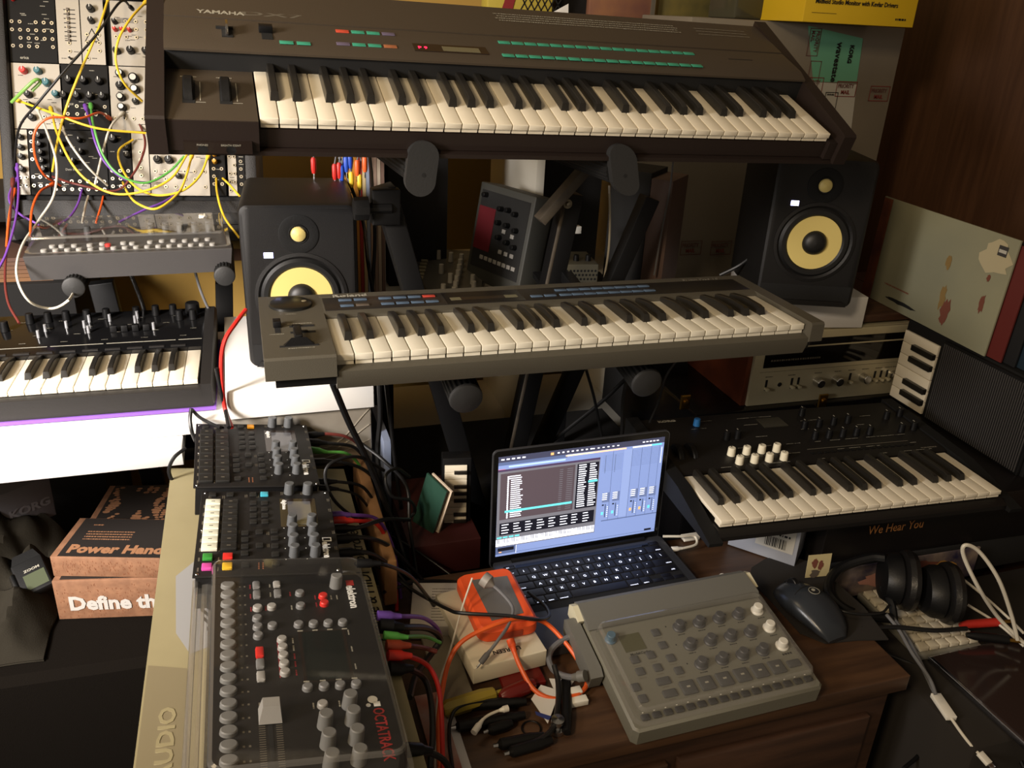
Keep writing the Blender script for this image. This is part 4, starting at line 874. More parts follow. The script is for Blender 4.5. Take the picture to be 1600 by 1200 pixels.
# lower box
P = Vector((-.369, 1.395, .5))
cb = thing('cardboard_box', 'tan printed carton reading Define th on its front, lower box of the two', 'box', (P.x, P.y, .5015), -.19)
H1 = .085; D1 = .33; W1 = .30
g = G(); g.box(0, 0, 0, W1, D1, H1, m_tan, .002); part('carton', g, cb)
MF = Matrix.Rotation(pi / 2, 4, 'X')
g = G(); dashes(g, W1, H1 - .004, MF, 420, 3, False); part('dash_pattern', g, cb)
text('Define the', .040, K('white_ink', (176, 172, 166), .6), cb, (.022, -.0012, .022), FR, bold=.0016)
g = G(); g.flat([(.012, .004), (W1 - .002, .004), (W1 - .002, D1 - .002), (.012, D1 - .002)], H1 + .0003, m_blk_print); blobs(g, .02, W1 - .01, .005, D1 - .01, H1 + .0006, None, 110, .0075, 5); part('top_print', g, cb)
P2 = (P.x + .002, P.y + .014, .5015 + H1 + .001)
cb2 = thing('cardboard_box', 'black-topped tan carton reading Power Handle, upper box of the two', 'box', P2, -.27)
H2 = .042; D2 = .125; W2 = .28
g = G(); g.box(0, 0, 0, W2, D2, H2, m_tan, .0015); part('carton', g, cb2)
g = G(); dashes(g, W2, H2 - .004, MF, 260, 8); part('dash_pattern', g, cb2)
g = G(); g.flat([(.012, .002), (W2 - .002, .002), (W2 - .002, D2 - .002), (.012, D2 - .002)], H2 + .0003, m_blk_print)
for k in range(4): tiny_text(g, .034, .078 - k * .008, H2 + .0006, .085, .003, m_tan_ink, seed=k)
tiny_text(g, .036, .10, H2 + .0006, .018, .003, m_tan_ink)
part('top_print', g, cb2)
text('Power Handle', .033, m_tan_ink, cb2, (.022, .014, H2 + .0007), bold=.0016)
# chest
m_chest = K('black_carpeted_case', (17, 14, 11), .95, spec=.05, bump=.8, bscale=700)
ch = thing('case', 'large black carpet-covered case at the lower left', 'case', (-.95, .0, 0))
e1, e2 = WZ(0, 1066, .50), WZ(235, 1032, .50)
g = G(); g.hull([(x, y, z) for x, y in ((0, e1.y + (e1.y - e2.y) * 2), (.95 + e2.x + .07, e2.y), (.95 + e2.x + .07, 1.67), (0, 1.67)) for z in (0, .485)] + [(x, y, .5) for x, y in ((.01, e1.y + (e1.y - e2.y) * 2 + .012), (.95 + e2.x + .06, e2.y + .012), (.95 + e2.x + .06, 1.66), (.01, 1.66))], m_chest); part('body', g, ch)
g = G(); q = WZ(10, 1010, .505); g.box(q.x + .95 - .04, q.y - .012, .498, q.x + .95 + .03, q.y + .012, .512, m_black, .005); part('carry_handle', g, ch)
# cloth
m_cloth = K('dark_grey_green_cloth', (40, 37, 31), .95, spec=.05, bump=.4, bscale=400)
def cloth(name, label, pts_fn, nx, ny):
    vs = []; fs = []
    for j in range(ny + 1):
        for i in range(nx + 1): vs.append(pts_fn(i / nx, j / ny))
    for j in range(ny):
        for i in range(nx): a = j * (nx + 1) + i; fs.append((a, a + 1, a + nx + 2, a + nx + 1))
    n = len(vs); 
    g = G(); g.add([Vector(v) + Vector((0, 0, .004)) for v in vs], fs, m_cloth); g.add(vs, [f[::-1] for f in fs], m_cloth)
    return solo(name, g, label, 'cloth')
def fn(u, v):
    x = -.80 + u * .422; y = 1.285 + v * .36; n = noise.noise(Vector((x * 8, y * 7, 0))); n2 = noise.noise(Vector((x * 16 + y * 14, y * 8 - x * 9, 3))); n3 = abs(noise.noise(Vector((x * 11 - y * 12, x * 4 + y * 5, 7))))
    e = min(1, 4 * u, 9 * (1 - u)) * min(1, 3.5 * v)
    z = .503 + e * (max(.01, .05 + .12 * n) + .05 * n2 + .11 * (.30 - n3) + .04 * v)
    return (x + .01 * n2, y + .01 * n, max(.501, z))
cloth('cloth_bag', 'crumpled dark green-grey cloth bag on the black case at lower left', fn, 60, 50)
# recorder
rc = thing('audio_recorder', 'small black handheld recorder with silver barrel lying on the dark cloth', 'recorder', WZ(50, 905, .560), radians(24), radians(22), radians(-14)); rc.scale = (.72,) * 3
g = G(); g.box(-.032, -.055, 0, .042, .045, .026, m_black_soft, .006); g.hull([(x, y, z) for x, y, z in ((-.03, .04, .002), (.04, .04, .002), (-.03, .04, .024), (.04, .04, .024), (-.02, .075, .004), (.03, .075, .004), (-.02, .072, .02), (.03, .072, .02))], m_black_soft); part('body', g, rc)
g = G(); g.lathe([(.009, -.055), (.010, -.05), (.010, .015), (.009, .02)], m_chrome, Matrix.Translation((-.034, 0, .018)) @ Matrix.Rotation(-pi / 2, 4, 'X'), 20); part('barrel', g, rc, label='silver barrel')
g = G(); g.box(-.014, -.045, .026, .036, .0, .0266, K('green_grey_lcd', (74, 80, 62), .25)); part('display', g, rc)
text('ZOOM', .010, m_print, rc, (-.008, .008, .0263), bold=.0003, sx=1.2)
# korg box behind
o = bt('cardboard_box', 'grey carton with faint lettering standing behind the dark cloth at far left', 'box', (10, 838), (88, 800), (0, 775), 1.60, .10, K('grey_violet_card', (88, 86, 90), .55), y1=1.66)
text('KORG', .024, K('faint_grey_print', (112, 110, 114), .5), o, (.012, -.001, wh(o)[1] * .35), FR, bold=.0008, sx=1.2)
# ------------------------------------------------------------------ white shelf unit behind the stand
m_shelf = K('white_melamine', (206, 202, 190), .45); YS = 1.80
sh = thing('shelf_unit', 'white open shelf unit standing behind the keyboard stand', 'shelf', (.4, YS, 0))
def shp(name, x0, x1, z0, z1, y0=YS, y1=2.16):
    g = G(); g.box(x0 - .4, y0 - YS, z0, x1 - .4, y1 - YS, z1, m_shelf, .001); part(name, g, sh)
xl, xd, xr = WY(592, 270, YS).x, WY(843, 300, YS).x, WY(1000, 620, YS).x
zb_, zm_ = WY(720, 690, YS).z, WY(720, 455, YS).z
shp('side_panel', xl - .012, xl + .012, 0, 1.47); shp('divider_panel', xd - .010, xd + .010, zb_, 1.47); shp('side_panel', xr - .014, xr + .014, 0, 1.47)
for z in (zb_, zm_, 1.47): shp('shelf_board', xl + .012, xr - .014, z - .02, z)
m_dk = K('near_black_cloth', (17, 16, 16), .9); m_box_black = K('black_box_vinyl', (19, 18, 18), .7, bump=.2)
# left bay, upper board
def on(name, label, cat, x0, x1, y0, y1, z0, h, m, **k):
    g = G(); g.box(x0, y0, z0, x1, y1, z0 + h, m, .003); return solo(name, g, label, cat, **k)
on('speaker_cabinet', 'tall black box behind the hook of the stand, in the shelf', 'box', WY(606, 300, 1.86).x, WY(700, 300, 1.86).x, 1.86, 2.12, zm_, 1.45 - zm_ - .01, m_box_black)
mx = thing('mixer', 'small dim mixer with pale knobs on the shelf, right of the left monitor', 'mixer', (WY(668, 440, 1.76).x, 1.70, zm_ + .001), radians(-20))
g = G(); g.hull([(x, y, z) for x in (-.06, .10) for y, z in ((-.03, 0), (-.03, .02), (.22, .07), (.22, 0))], K('dim_metal_panel', (74, 72, 66), .5)); part('case', g, mx)
wkn = knob_mesh(.006, .022, K('pale_knob', (160, 156, 146), .5), n=12)
def zx(y): return .02 + (y + .03) * .2
for i in range(7): link('knob', wkn, mx, (.045, .0 + i * .026, zx(i * .026)))
for x, y in ((.02, .01), (.03, .06), (.005, .10), (.02, .16), (.085, .0), (.085, .03), (.08, .06), (-.01, .17)): link('knob', wkn, mx, (x, y, zx(y)))
fc = button_mesh(.016, .006, .006, K('pale_yellow_fader', (150, 142, 112), .5))
for i in range(12): link('fader_cap', fc, mx, (-.04, -.01 + i * .016, zx(-.01 + i * .016)))
# grey unit standing on edge
m_tb = K('grey_unit_plastic', (58, 58, 54), .6); m_tbp = K('dark_panel_film', (34, 34, 34), .5); m_dred = K('dark_red_film', (92, 22, 30), .5)
tb = thing('drum_machine', 'grey drum machine with red panel stood on edge against the shelf divider', 'drum machine', (.487, 1.80, .992), -1.20, -.18)
g = G(); g.box(0, 0, 0, .19, .055, .215, m_tb, .004); part('case', g, tb)
g = G(); g.box(.012, -.001, .03, .178, .001, .20, m_tbp); g.box(.012, -.002, .07, .07, .0, .165, m_dred); part('front_panel', g, tb)
kk2 = knob_mesh(.006, .012, m_black, n=14); g = G()
for x, z in ((.09, .17), (.115, .172), (.14, .168), (.09, .14), (.12, .14), (.15, .135), (.1, .11), (.13, .105), (.155, .1), (.03, .19)): link('knob', kk2, tb, (x, -.002, z), (pi / 2, 0, 0))
bb = button_mesh(.012, .009, .003, m_lgrey)
for k in range(8): link('button', bb, tb, (.05 + k * .016, -.001, .055), (pi / 2, 0, 0))
for x, z in ((.11, .08), (.13, .08), (.15, .08), (.11, .125), (.14, .12)): link('button', bb, tb, (x, -.001, z), (pi / 2, 0, 0))
# right bay
on('amplifier', 'tall black amplifier filling the right bay of the shelf', 'amplifier', xd + .03, xr - .12, 1.90, 2.14, zm_, 1.45 - zm_ - .01, m_box_black)
pf = thing('perforated_device', 'small perforated metal unit with black knobs behind the grey keyboard', 'device', WY(868, 455, 1.50) + Vector((0, 0, 0)), radians(-8))
W_ = .085; g = G(); m_perf = K('bare_metal_mesh', (120, 116, 100), .4, .6); g.box(0, 0, 0, W_, .10, .055, m_perf, .002); part('case', g, pf)
g = G()
for j in range(5):
    for i in range(11): g.flat([(.006 + i * .0073 + (j % 2) * .0036 + .0026 * cos(2 * pi * q / 6), .008 + j * .0085 + .0026 * sin(2 * pi * q / 6)) for q in range(6)], .0004, m_hole, MF)
part('perforations', g, pf)
for x in (.02, .045, .07): link('knob', kk2, pf, (x, .03, .055))
bf = thing('pedal_shelf', 'small black plate under the perforated metal unit', 'shelf', (pf.location.x, 1.50, pf.location.z - .012), radians(-8)); g = G(); g.box(-.02, 0, 0, .13, .14, .0115, m_metal_black, .001); g.box(.045, .06, -pf.location.z + .012 + .6605, .06, .075, 0, m_metal_black); part('plate', g, bf)
m_mauve = K('mauve_brown_side', (92, 72, 64), .6)
o = bt('instrument_case', 'tall black case with mauve-brown narrow side behind the right hook', 'case', (940, 440), (1000, 440), (950, 262), 1.56, .10, m_box_black, y1=1.50)
w, h = wh(o); g = G(); g.box(w, -.001, 0, w + .045, .1, h - .01, m_mauve, .002); part('side_panel', g, o, label='mauve-brown side')
# priority mail carton
m_pri = K('grey_brown_carton', (120, 112, 98), .7, var=.1, vscale=8); m_mint = K('mint_print', (98, 158, 128), .6); m_stamp = K('dark_red_stamp', (120, 40, 36), .7); m_stampk = K('grey_red_stamp', (96, 60, 54), .7); m_label = K('pale_label', (178, 176, 168), .6)
pr = thing('shipping_carton', 'huge grey shipping carton with mint label and PRIORITY MAIL stamps behind the right monitor', 'box', (.945, 1.72, .93))
g = G(); g.box(0, 0, 0, .555, .24, .63, m_pri, .003); part('carton', g, pr)
def PL(px, py): p = WY(px, py, 1.72); return p.x - .945, p.z - .93
def quadp(g, pxs, z, m): g.flat([PL(*p) for p in pxs], z, m, MF)
g = G(); quadp(g, [(1262, 40), (1348, 60), (1338, 128), (1270, 128)], .0012, m_mint); part('mint_label', g, pr, label='mint green label')
g = G(); quadp(g, [(1270, 128), (1338, 132), (1328, 215), (1270, 205)], .0012, m_label); part('address_label', g, pr)
def frame(g, x0, z0, x1, z1, y, m, t=.0016):
    for a, b, c, d in ((x0, z0, x1, z0 + t), (x0, z1 - t, x1, z1), (x0, z0, x0 + t, z1), (x1 - t, z0, x1, z1)): g.flat([(a, b), (c, b), (c, d), (a, d)], y, m, MF)
g = G()
for px, py in ((1305, 148), (1357, 155), (1252, 142), (1063, 396), (1110, 396), (1165, 396)):
    x, z = PL(px, py); frame(g, x - .002, z - .004, x + .054, z + .030, .002, m_stamp if px > 1200 else m_stampk)
    text('PRIORITY', .0125, m_stampk, pr, (x + .001, -.0026, z + .0155), FR, bold=.0002, sx=.82); text('MAIL', .0125, m_stamp, pr, (x + .012, -.0026, z + .002), FR, bold=.0002, sx=.9)
for px, py in ((1262, 80), (1262, 130)):
    x, z = PL(px, py); frame(g, x - .004, z - .01, x + .026, z + .048, .002, m_stampk)
part('stamp_frames', g, pr)
for px, py in ((1262, 82),):
    x, z = PL(px, py)
    for s, dx in (('PRIORITY', .012), ('MAIL', .0)): text(s, .0125, m_stampk, pr, (x + dx, -.0028, z + .046), (pi / 2, pi / 2, 0), bold=.0002, sx=.85)
x, z = PL(1308, 66); text('wavestate', .021, m_hole, pr, (x, -.003, z), (pi / 2, pi / 2, 0), bold=.0005); x, z = PL(1328, 70); text('KORG', .014, m_hole, pr, (x, -.003, z), (pi / 2, pi / 2, 0), bold=.0006, sx=1.0)
g = G(); x, z = PL(1290, 140); frame(g, x, z - .05, x + .035, z - .005, .0028, m_hole); tiny_text(g, x + .005, z - .012, .003, .02, .003, m_hole, MF); part('label_print', g, pr)
g = G(); x, z = PL(1115, 12); g.flat([(x - .02, .61), (x + .03, .61), (x + .02, .50), (x - .005, .50)], .002, m_clear_edge, MF); part('clear_tape', g, pr)
on('stacking_crate', 'dark crate under the grey shipping carton', 'crate', .945, 1.48, 1.73, 1.97, 0, .929, m_dk)
# yellow box
m_yb = K('yellow_card', (206, 170, 30), .45, var=.05, vscale=6)
yb = thing('product_box', 'yellow studio monitor carton on top of the grey shipping carton', 'box', (1.122, 1.585, 1.5605), radians(-4))
g = G(); g.box(0, 0, 0, .262, .34, .2, m_yb, .002); part('carton', g, yb)
text('Midfield Studio Monitor with Kevlar Drivers', .0125, m_hole, yb, (.022, -.0012, .036), FR, sx=.86, bold=.0002); text('MONITORS', .046, m_hole, yb, (.045, -.0012, .060), FR, bold=.0012, sx=.75)
g = G(); g.box(.018, -.001, .018, .075, -.0006, .0188, m_hole); tiny_text(g, .215, .012, .0012, .025, .004, m_hole, MF); part('small_print', g, yb)
pk = thing('wrapped_package', 'dark shrink-wrapped package left of the yellow carton', 'package', WY(1165, 22, 1.63) + Vector((0, 0, .004)), radians(6))
pk.location.z = 1.5605; pk.location.y = 1.74; g = G(); g.box(.045, 0, 0, .125, .10, .12, K('glossy_dark_wrap', (64, 62, 48), .15), .006); part('package', g, pk)

# artworks and things behind the top synthesizer
m_pa1 = K('ochre_brown_paint', (142, 98, 62), .7, rgb2=(104, 66, 60), vscale=9); m_pa2 = K('olive_paint', (112, 98, 44), .6, rgb2=(58, 58, 34), vscale=8); m_pa3 = K('patterned_cloth', (170, 150, 60), .8, rgb2=(120, 40, 36), vscale=30)
o = bt('painting', 'ochre and plum painting leaning behind the top synthesizer', 'painting', (918, 45), (1016, 52), (918, -60), 2.0, .02, m_pa1, zbot=1.4885); frame_g = G(); w, h = wh(o); frame_g.box(w - .006, -.004, 0, w + .004, .02, h, m_print_dim); part('frame', frame_g, o)
bt('painting', 'olive and dark painting right of the ochre one', 'painting', (1024, 60), (1180, 70), (1024, -60), 2.02, .02, m_pa2, zbot=1.4885)
bt('dark_case', 'dark case behind the paper scrap, left of the ochre painting', 'case', (866, 45), (915, 48), (866, -60), 2.02, .06, m_dk, zbot=1.4885)
ty = thing('tote_bag', 'yellow bag with black diamond lattice behind the top synthesizer', 'bag', (WY(760, 40, 1.95).x, 1.95, 1.4885)); g = G(); w = (WY(862, 40, 1.95) - WY(760, 40, 1.95)).x; g.box(0, 0, 0, w, .05, .19, K('mustard_print', (176, 158, 60), .7), .004); part('bag', g, ty)
g = G()
for k in range(6):
    x = .055 + k * .016
    g.hull([(x, -.001, .0), (x + .003, -.001, 0), (x + .063, -.001, .1), (x + .06, -.001, .1), (x, -.0004, 0), (x + .06, -.0004, .1)], m_hole); g.hull([(x + .06, -.001, .0), (x + .063, -.001, 0), (x + .003, -.001, .1), (x, -.001, .1), (x + .06, -.0004, 0), (x, -.0004, .1)], m_hole)
part('lattice_print', g, ty, (0, 0, WY(760, 40, 1.95).z - 1.4885)); g = G(); g.hull([(.022, -.002, 0), (.05, -.002, 0), (.075, -.002, .1), (.055, -.002, .1), (.03, -.0005, 0), (.06, -.0005, .1)], K('crimson_cloth', (126, 30, 34), .7)); part('red_strap', g, ty, (0, 0, WY(760, 40, 1.95).z - 1.4885), label='crimson strap')
a = WY(852, 26, 1.85); g = G(); g.hull([(a.x, 1.85, a.z - .03), (a.x + .055, 1.85, a.z - .03), (a.x + .052, 1.852, a.z + .028), (a.x + .03, 1.852, a.z + .015), (a.x, 1.853, a.z), (a.x, 1.8535, a.z - .03)], m_wbox); solo('paper_scrap', g, 'white scrap of paper sticking up behind the top synthesizer', 'paper')
g = G(); g.box(xl - .02, 1.84, 1.4705, xr, 2.2, 1.488, m_wood_shelf, .002); solo('loose_plank', g, 'brown plank on top of the white shelf unit carrying paintings', 'plank')

# ------------------------------------------------------------------ files and hanging leads right of the left monitor
fcol = [(178, 120, 40), (150, 40, 34), (196, 176, 130), (140, 150, 170), (168, 140, 120), (150, 126, 110), (186, 170, 150), (120, 96, 84)]
x = WY(556, 330, 1.72).x
for k, c in enumerate(fcol):
    g = G(); g.box(x, 1.72, zm_ + .03 - .18, x + .0065, 1.98, 1.27 + (k % 3) * .008, K('sleeve_%s' % ['amber', 'crimson', 'cream', 'blue_grey', 'tan', 'brown', 'pale', 'umber'][k], c, .6)); 
    solo('record_sleeve', g, '%s record sleeve edge on, %s in the row beside the left monitor' % (['amber', 'crimson', 'cream', 'blue-grey', 'tan', 'brown', 'pale', 'umber'][k], ['first', 'second', 'third', 'fourth', 'fifth', 'sixth', 'seventh', 'last'][k]), 'record sleeve', group='record sleeves beside the left monitor'); x += .0075
g = G(); xs = WY(556, 330, 1.72).x; g.box(xs - .02, 1.70, 0, x + .01, 2.0, zm_ + .03 - .181, m_dk); solo('storage_box', g, 'dark storage box carrying the row of record sleeves', 'box')
lead_cols = [('red', 538, 268), ('red', 570, 262), ('blue', 583, 268), ('yellow', 551, 280), ('orange', 558, 262), ('yellow', 563, 284), ('blue', 541, 258), ('orange', 566, 255)]
mcb = K('cable_blue', (36, 76, 180), .45)
cm = {'red': c_red, 'blue': mcb, 'yellow': c_yellow, 'orange': c_orange}
rail = G(); p0 = WY(470, 232, 1.62); p1 = WY(600, 232, 1.62); rail.box(p0.x, 1.60, p0.z, p1.x, 1.63, p0.z + .012, m_metal_black)
solo('cable_rail', rail, 'black cable rail hidden behind the top synthesizer holding short leads', 'rail')
cnt = {}
for k, (c, px, py) in enumerate([('red', 490, 258), ('red', 523, 268), ('red', 530, 266), ('blue', 534, 270), ('blue', 541, 256), ('yellow', 549, 280), ('orange', 558, 262), ('yellow', 562, 284), ('orange', 570, 256), ('blue', 547, 250)]):
    t0 = WY(px, py, 1.60); ld_ = thing('patch_lead', '%s plug of a patch lead hanging behind the left monitor, %s' % (c, ['at the far left', 'over the speaker corner', 'just right of the corner', 'lowest blue one', 'upper blue one', 'left yellow one', 'beside the two yellow ones', 'lowest of all', 'rightmost orange one', 'highest blue one'][k]), 'patch lead', t0, group='short patch leads hung behind the left monitor')
    g = G(); g.lathe([(.0035, -.015), (.005, -.008), (.005, .010), (.003, .014)], cm[c], n=10); part('plug_boot', g, ld_); g = G(); top_z = p0.z - t0.z; g.tube([(0, 0, .012), (.004, .004, top_z * .5 + .01), (.0, .01, top_z)], .0016, c_grey, 6); g.lathe([(.0015, -.026), (.0015, -.015)], m_chrome, n=8); part('lead', g, ld_)

# ------------------------------------------------------------------ right side: receiver, cases, small keyboard, records
m_sil = K('champagne_aluminium', (186, 176, 146), .4, .25, bump=.05); m_rose = K('rosewood_veneer', (120, 60, 34), .4, rgb2=(66, 32, 20), vscale=7, stretch=(9, 1, 1)); m_dial = K('black_dial_glass', (18, 15, 12), .08)
rv = thing('stereo_receiver', 'silver vintage receiver with rosewood side under the right studio monitor', 'receiver', (.975, 1.36, .8155), radians(-1))
g = G(); g.box(.012, .006, 0, .40, .24, .162, m_sil, .002); part('chassis', g, rv)
for x in (0, .400): g = G(); g.box(x, .002, 0, x + .012, .24, .163, m_rose, .001); part('wood_side', g, rv, label='rosewood side')
g = G(); g.box(.012, -.004, 0, .400, .006, .162, m_sil, .002); part('front_panel', g, rv)
g = G(); g.box(.035, -.0055, .086, .385, -.0035, .146, m_dial, .0005); g.box(.04, -.0062, .128, .38, -.0056, .131, m_sil); tiny_text(g, .05, .1, .0064, .12, .004, m_print_dim, MF); part('tuning_dial', g, rv)
kr = knob_mesh(.0105, .018, m_chrome, n=24)
for x in (.175, .222, .292, .372): link('knob', kr, rv, (x, -.004, .046), (pi / 2, 0, 0), 'silver knob')
g = G()
for x in (.05, .112, .128, .258, .322, .338, .354): g.box(x - .0025, -.0048, .034, x + .0025, -.004, .058, m_hole); g.box(x - .003, -.016, .036, x + .003, -.004, .042, m_sil, .001)
part('lever_switches', g, rv); g = G(); g.lathe([(.005, 0), (.005, .002), (.0032, .002)], m_chrome, Matrix.Translation((.082, -.004, .046)) @ FY, 16); g.lathe([(.003, 0), (.003, .0022)], m_hole, Matrix.Translation((.082, -.004, .046)) @ FY, 12); part('headphone_socket', g, rv)
g = G(); 
for x in (.045, .1, .165, .215, .25, .285, .32, .345, .365): tiny_text(g, x, .064, .0044, .018, .0022, m_print_dim, MF)
g.box(.03, -.0046, .076, .39, -.004, .0765, m_print_dim); part('panel_lettering', g, rv)
g = G(); g.box(.985, 1.62, .8155, 1.38, 1.66, .82, m_dk)
cs = thing('equipment_case', 'glossy black case with brass corners beneath the silver receiver', 'case', (.86, 1.34, 0)); g = G(); g.box(0, 0, 0, .56, .33, .815, K('gloss_black_lacquer', (16, 15, 16), .2), .006); part('body', g, cs)
for x, z in ((.012, .795), (.56, .795)): 
    g = G(); g.lathe([(.0, .016), (.008, .014), (.015, .006), (.017, 0)][::-1], m_brass, Matrix.Translation((x, -.002, z)) @ FY, 16); part('corner_cap', g, cs, label='brass corner')
for px, py in ((1070, 628), (1285, 626)):
    p = WY(px, py, 1.338); g = G(); q = p - Vector((.86, 1.34, 0)); g.box(q.x - .011, -.006, q.z - .016, q.x + .011, 0, q.z + .016, m_brass, .003); g.lathe([(.006, 0), (.005, .006), (0, .007)], m_brass, Matrix.Translation((q.x, -.005, q.z + .002)) @ FY, 14); part('latch', g, cs, label='brass latch')
# white carton under right monitor
wc = thing('white_carton', 'small white carton between the right monitor and the silver receiver', 'box', (1.0, 1.385, .980), radians(-10)); g = G(); g.box(.02, 0, 0, .232, .22, .0675, m_wbox2, .002); part('carton', g, wc)
# dark pedestal beside receiver: brown cabinet with records
g = G(); g.box(1.245, 1.365, .983, 1.42, 1.66, .999, m_wood_shelf, .002); solo('wooden_board', g, 'brown board on top of the silver receiver beside the right monitor', 'board')
g = G(); g.box(1.425, 1.02, 0, 1.79, 1.66, .999, m_wood_shelf, .004); solo('cabinet', g, 'brown wooden cabinet at right carrying the leaning records', 'cabinet')
m_lp = K('pale_celadon_art', (140, 138, 112), .6, rgb2=(122, 122, 104), vscale=3); m_lps = K('rust_spots', (110, 62, 48), .7); m_orng = K('orange_brown_art', (140, 78, 42), .6, rgb2=(84, 44, 40), vscale=14)
P0, P1 = WZ(1345, 458, 1.0), WZ(1537, 557, 1.0); LW = (P1 - P0).length
def lp_sleeve(label, off, w, h, m, yaw, x, y, lean=.03):
    t = thing('record_sleeve', label, 'record', (x, y, 1.0), yaw, -lean); g = G(); g.box(0, 0, 0, w, .004, h, m, .0005); part('sleeve', g, t); return t
yaw_r = atan2(P1.y - P0.y, P1.x - P0.x)
t = lp_sleeve('large pale green-grey record sleeve leaning in front of the others at right', 0, LW, .222, m_lp, yaw_r, P0.x, P0.y)
g = G(); g.flat([(.001, .001), (.034, .001), (.030, .220), (.001, .220)], .0008, m_orng, MF)
def splat(g, cx, cz, rx, rz, m, seed, z=.001):
    r = random.Random(seed); g.flat([(cx + rx * cos(2 * pi * k / 18) * r.uniform(.6, 1.1), cz + rz * sin(2 * pi * k / 18) * r.uniform(.6, 1.1)) for k in range(18)], z, m, MF)
splat(g, .262, .045, .014, .034, m_lps, 1); splat(g, .245, .07, .009, .03, K('ochre_spot', (128, 104, 60), .7), 2, .0009); splat(g, .235, .14, .009, .016, K('ochre_spot', (128, 104, 60), .7), 3); splat(g, .345, .09, .007, .022, m_lps, 4); splat(g, .342, .14, .005, .008, m_lps, 5)
splat(g, .345, .178, .042, .036, K('painted_light_patch', (176, 166, 136), .6), 6, .0009); g.flat([(.345, .185), (.367, .185), (.367, .204), (.345, .204)], .0013, m_slate, MF); g.flat([(.347, .191), (.365, .191), (.365, .197), (.347, .197)], .0015, m_label, MF)  # pale splat paints the window light falling on the sleeve corner
splat(g, .135, .020, .06, .005, m_hole, 9); tiny_text(g, .07, .045, .0011, .08, .003, m_lps, MF); part('sleeve_art_and_light', g, t)
for k, (c, w, h, lb, nm) in enumerate((((88, 30, 26), .42, .212, 'brick red record sleeve just behind the pale one', 'brick'), ((24, 24, 26), .445, .216, 'black record sleeve behind the brick red one', 'black'), ((24, 40, 52), .47, .18, 'dull blue record sleeve last in the leaning row', 'dull_blue'))):
    lp_sleeve(lb, 0, w, h, K('sleeve_%s' % nm, c, .5), yaw_r, P0.x + .008 * (k + 1), P0.y)
# we hear you box
m_wh = K('black_gloss_carton', (20, 17, 16), .35); m_copper = K('copper_print', (156, 106, 60), .5)
wx = thing('product_box', 'black carton with copper slogan under the right-hand black synthesizer', 'box', (.888, .945, .7215), radians(-2)); g = G(); g.box(0, 0, 0, .50, .33, .100, m_wh, .002); part('carton', g, wx)
p = WY(1356, 836, .94); text('We Hear You', .0245, m_copper, wx, (p.x - .888, -.0012, p.z - .7215), FR, sx=.80)
bk_ = thing('product_box', 'pale carton with barcode label beside the black slogan carton', 'box', (.800, .950, .7215), radians(-48)); g = G(); g.box(0, 0, 0, .115, .10, .080, K('blue_grey_card', (150, 154, 164), .5), .002); part('carton', g, bk_)
bk_.location = (.765, 1.035, .7215)
g = G(); g.flat([(.045, .022), (.108, .022), (.108, .076), (.045, .076)], .0008, m_label, MF); rr = random.Random(1); x = .06
while x < .095: k = rr.uniform(.0006, .002); g.flat([(x, .026), (x + k, .026), (x + k, .045), (x, .045)], .0012, m_hole, MF); x += k + rr.uniform(.0008, .002)
tiny_text(g, .055, .05, .0012, .045, .004, m_hole, MF); tiny_text(g, .055, .062, .0012, .04, .003, m_hole, MF); part('barcode_label', g, bk_)
cd = thing('photo_card', 'small photo card of two figures standing on the mouse mat', 'card', (.838, .915, .7255), radians(-6), -.08); g = G(); g.box(0, 0, 0, .042, .0008, .042, K('cream_photo_paper', (186, 172, 128), .6)); part('card', g, cd)
g = G(); splat(g, .013, .026, .006, .010, m_lps, 11, .0006); splat(g, .024, .022, .006, .010, m_lps, 12, .0007); splat(g, .016, .008, .010, .009, m_brn_b, 13, .0008); part('photo', g, cd)
# magazine art beneath the slogan box, right of the desk
g = G(); g.box(.905, .935, .655, 1.36, 1.25, .7205, m_dk, .002); mg = solo('magazine_stack', g, 'stack of dark magazines under the black slogan carton', 'magazines')
ms = thing('comic_print', 'colourful printed cover peeking out below the black slogan carton', 'print', (.915, .928, .656), radians(-1)); g = G(); g.box(0, 0, 0, .30, .003, .062, K('multicolour_art', (140, 124, 112), .5, rgb2=(40, 36, 66), vscale=22)); part('cover', g, ms)
g = G(); splat(g, .09, .03, .04, .02, K('salmon_art', (180, 130, 116), .6), 21, .001); splat(g, .16, .045, .05, .012, m_lps, 22, .0012); splat(g, .22, .03, .035, .02, K('amber_art', (176, 130, 60), .6), 23, .001); splat(g, .19, .02, .03, .014, K('indigo_art', (60, 70, 120), .6), 24, .0008); part('artwork', g, ms)
# small keyboard standing on its side
mk = thing('mini_keyboard', 'small black keyboard stood on its side with six white keys and a speaker grille', 'keyboard', (1.333, 1.332, .8165), radians(-92)); 
g = G(); g.box(0, 0, 0, .365, .05, .182, m_black_soft, .005); part('case', g, mk)
whk = G(); whk.box(0, -.006, 0, .098, 0, .0245, m_white_key, .001); whm = whk.mesh('white_key'); bkk = G(); bkk.box(0, -.016, 0, .062, -.006, .012, m_black_key, .001); bkm = bkk.mesh('black_key')
for k in range(6): link('white_key', whm, mk, (.006, 0, .008 + k * .0255))
for k in (0, 1, 3, 4): link('black_key', bkm, mk, (.042, 0, .027 + k * .0255 + (.0 if k < 3 else 0)))
g = G(); g.box(.115, -.008, .004, .358, 0, .178, m_black, .004); part('speaker_grille', g, mk)
g = G()
for k in range(46): g.box(.120 + k * .0051, -.0095, .010, .1222 + k * .0051, -.008, .172, m_slate)
part('grille_ribs', g, mk)

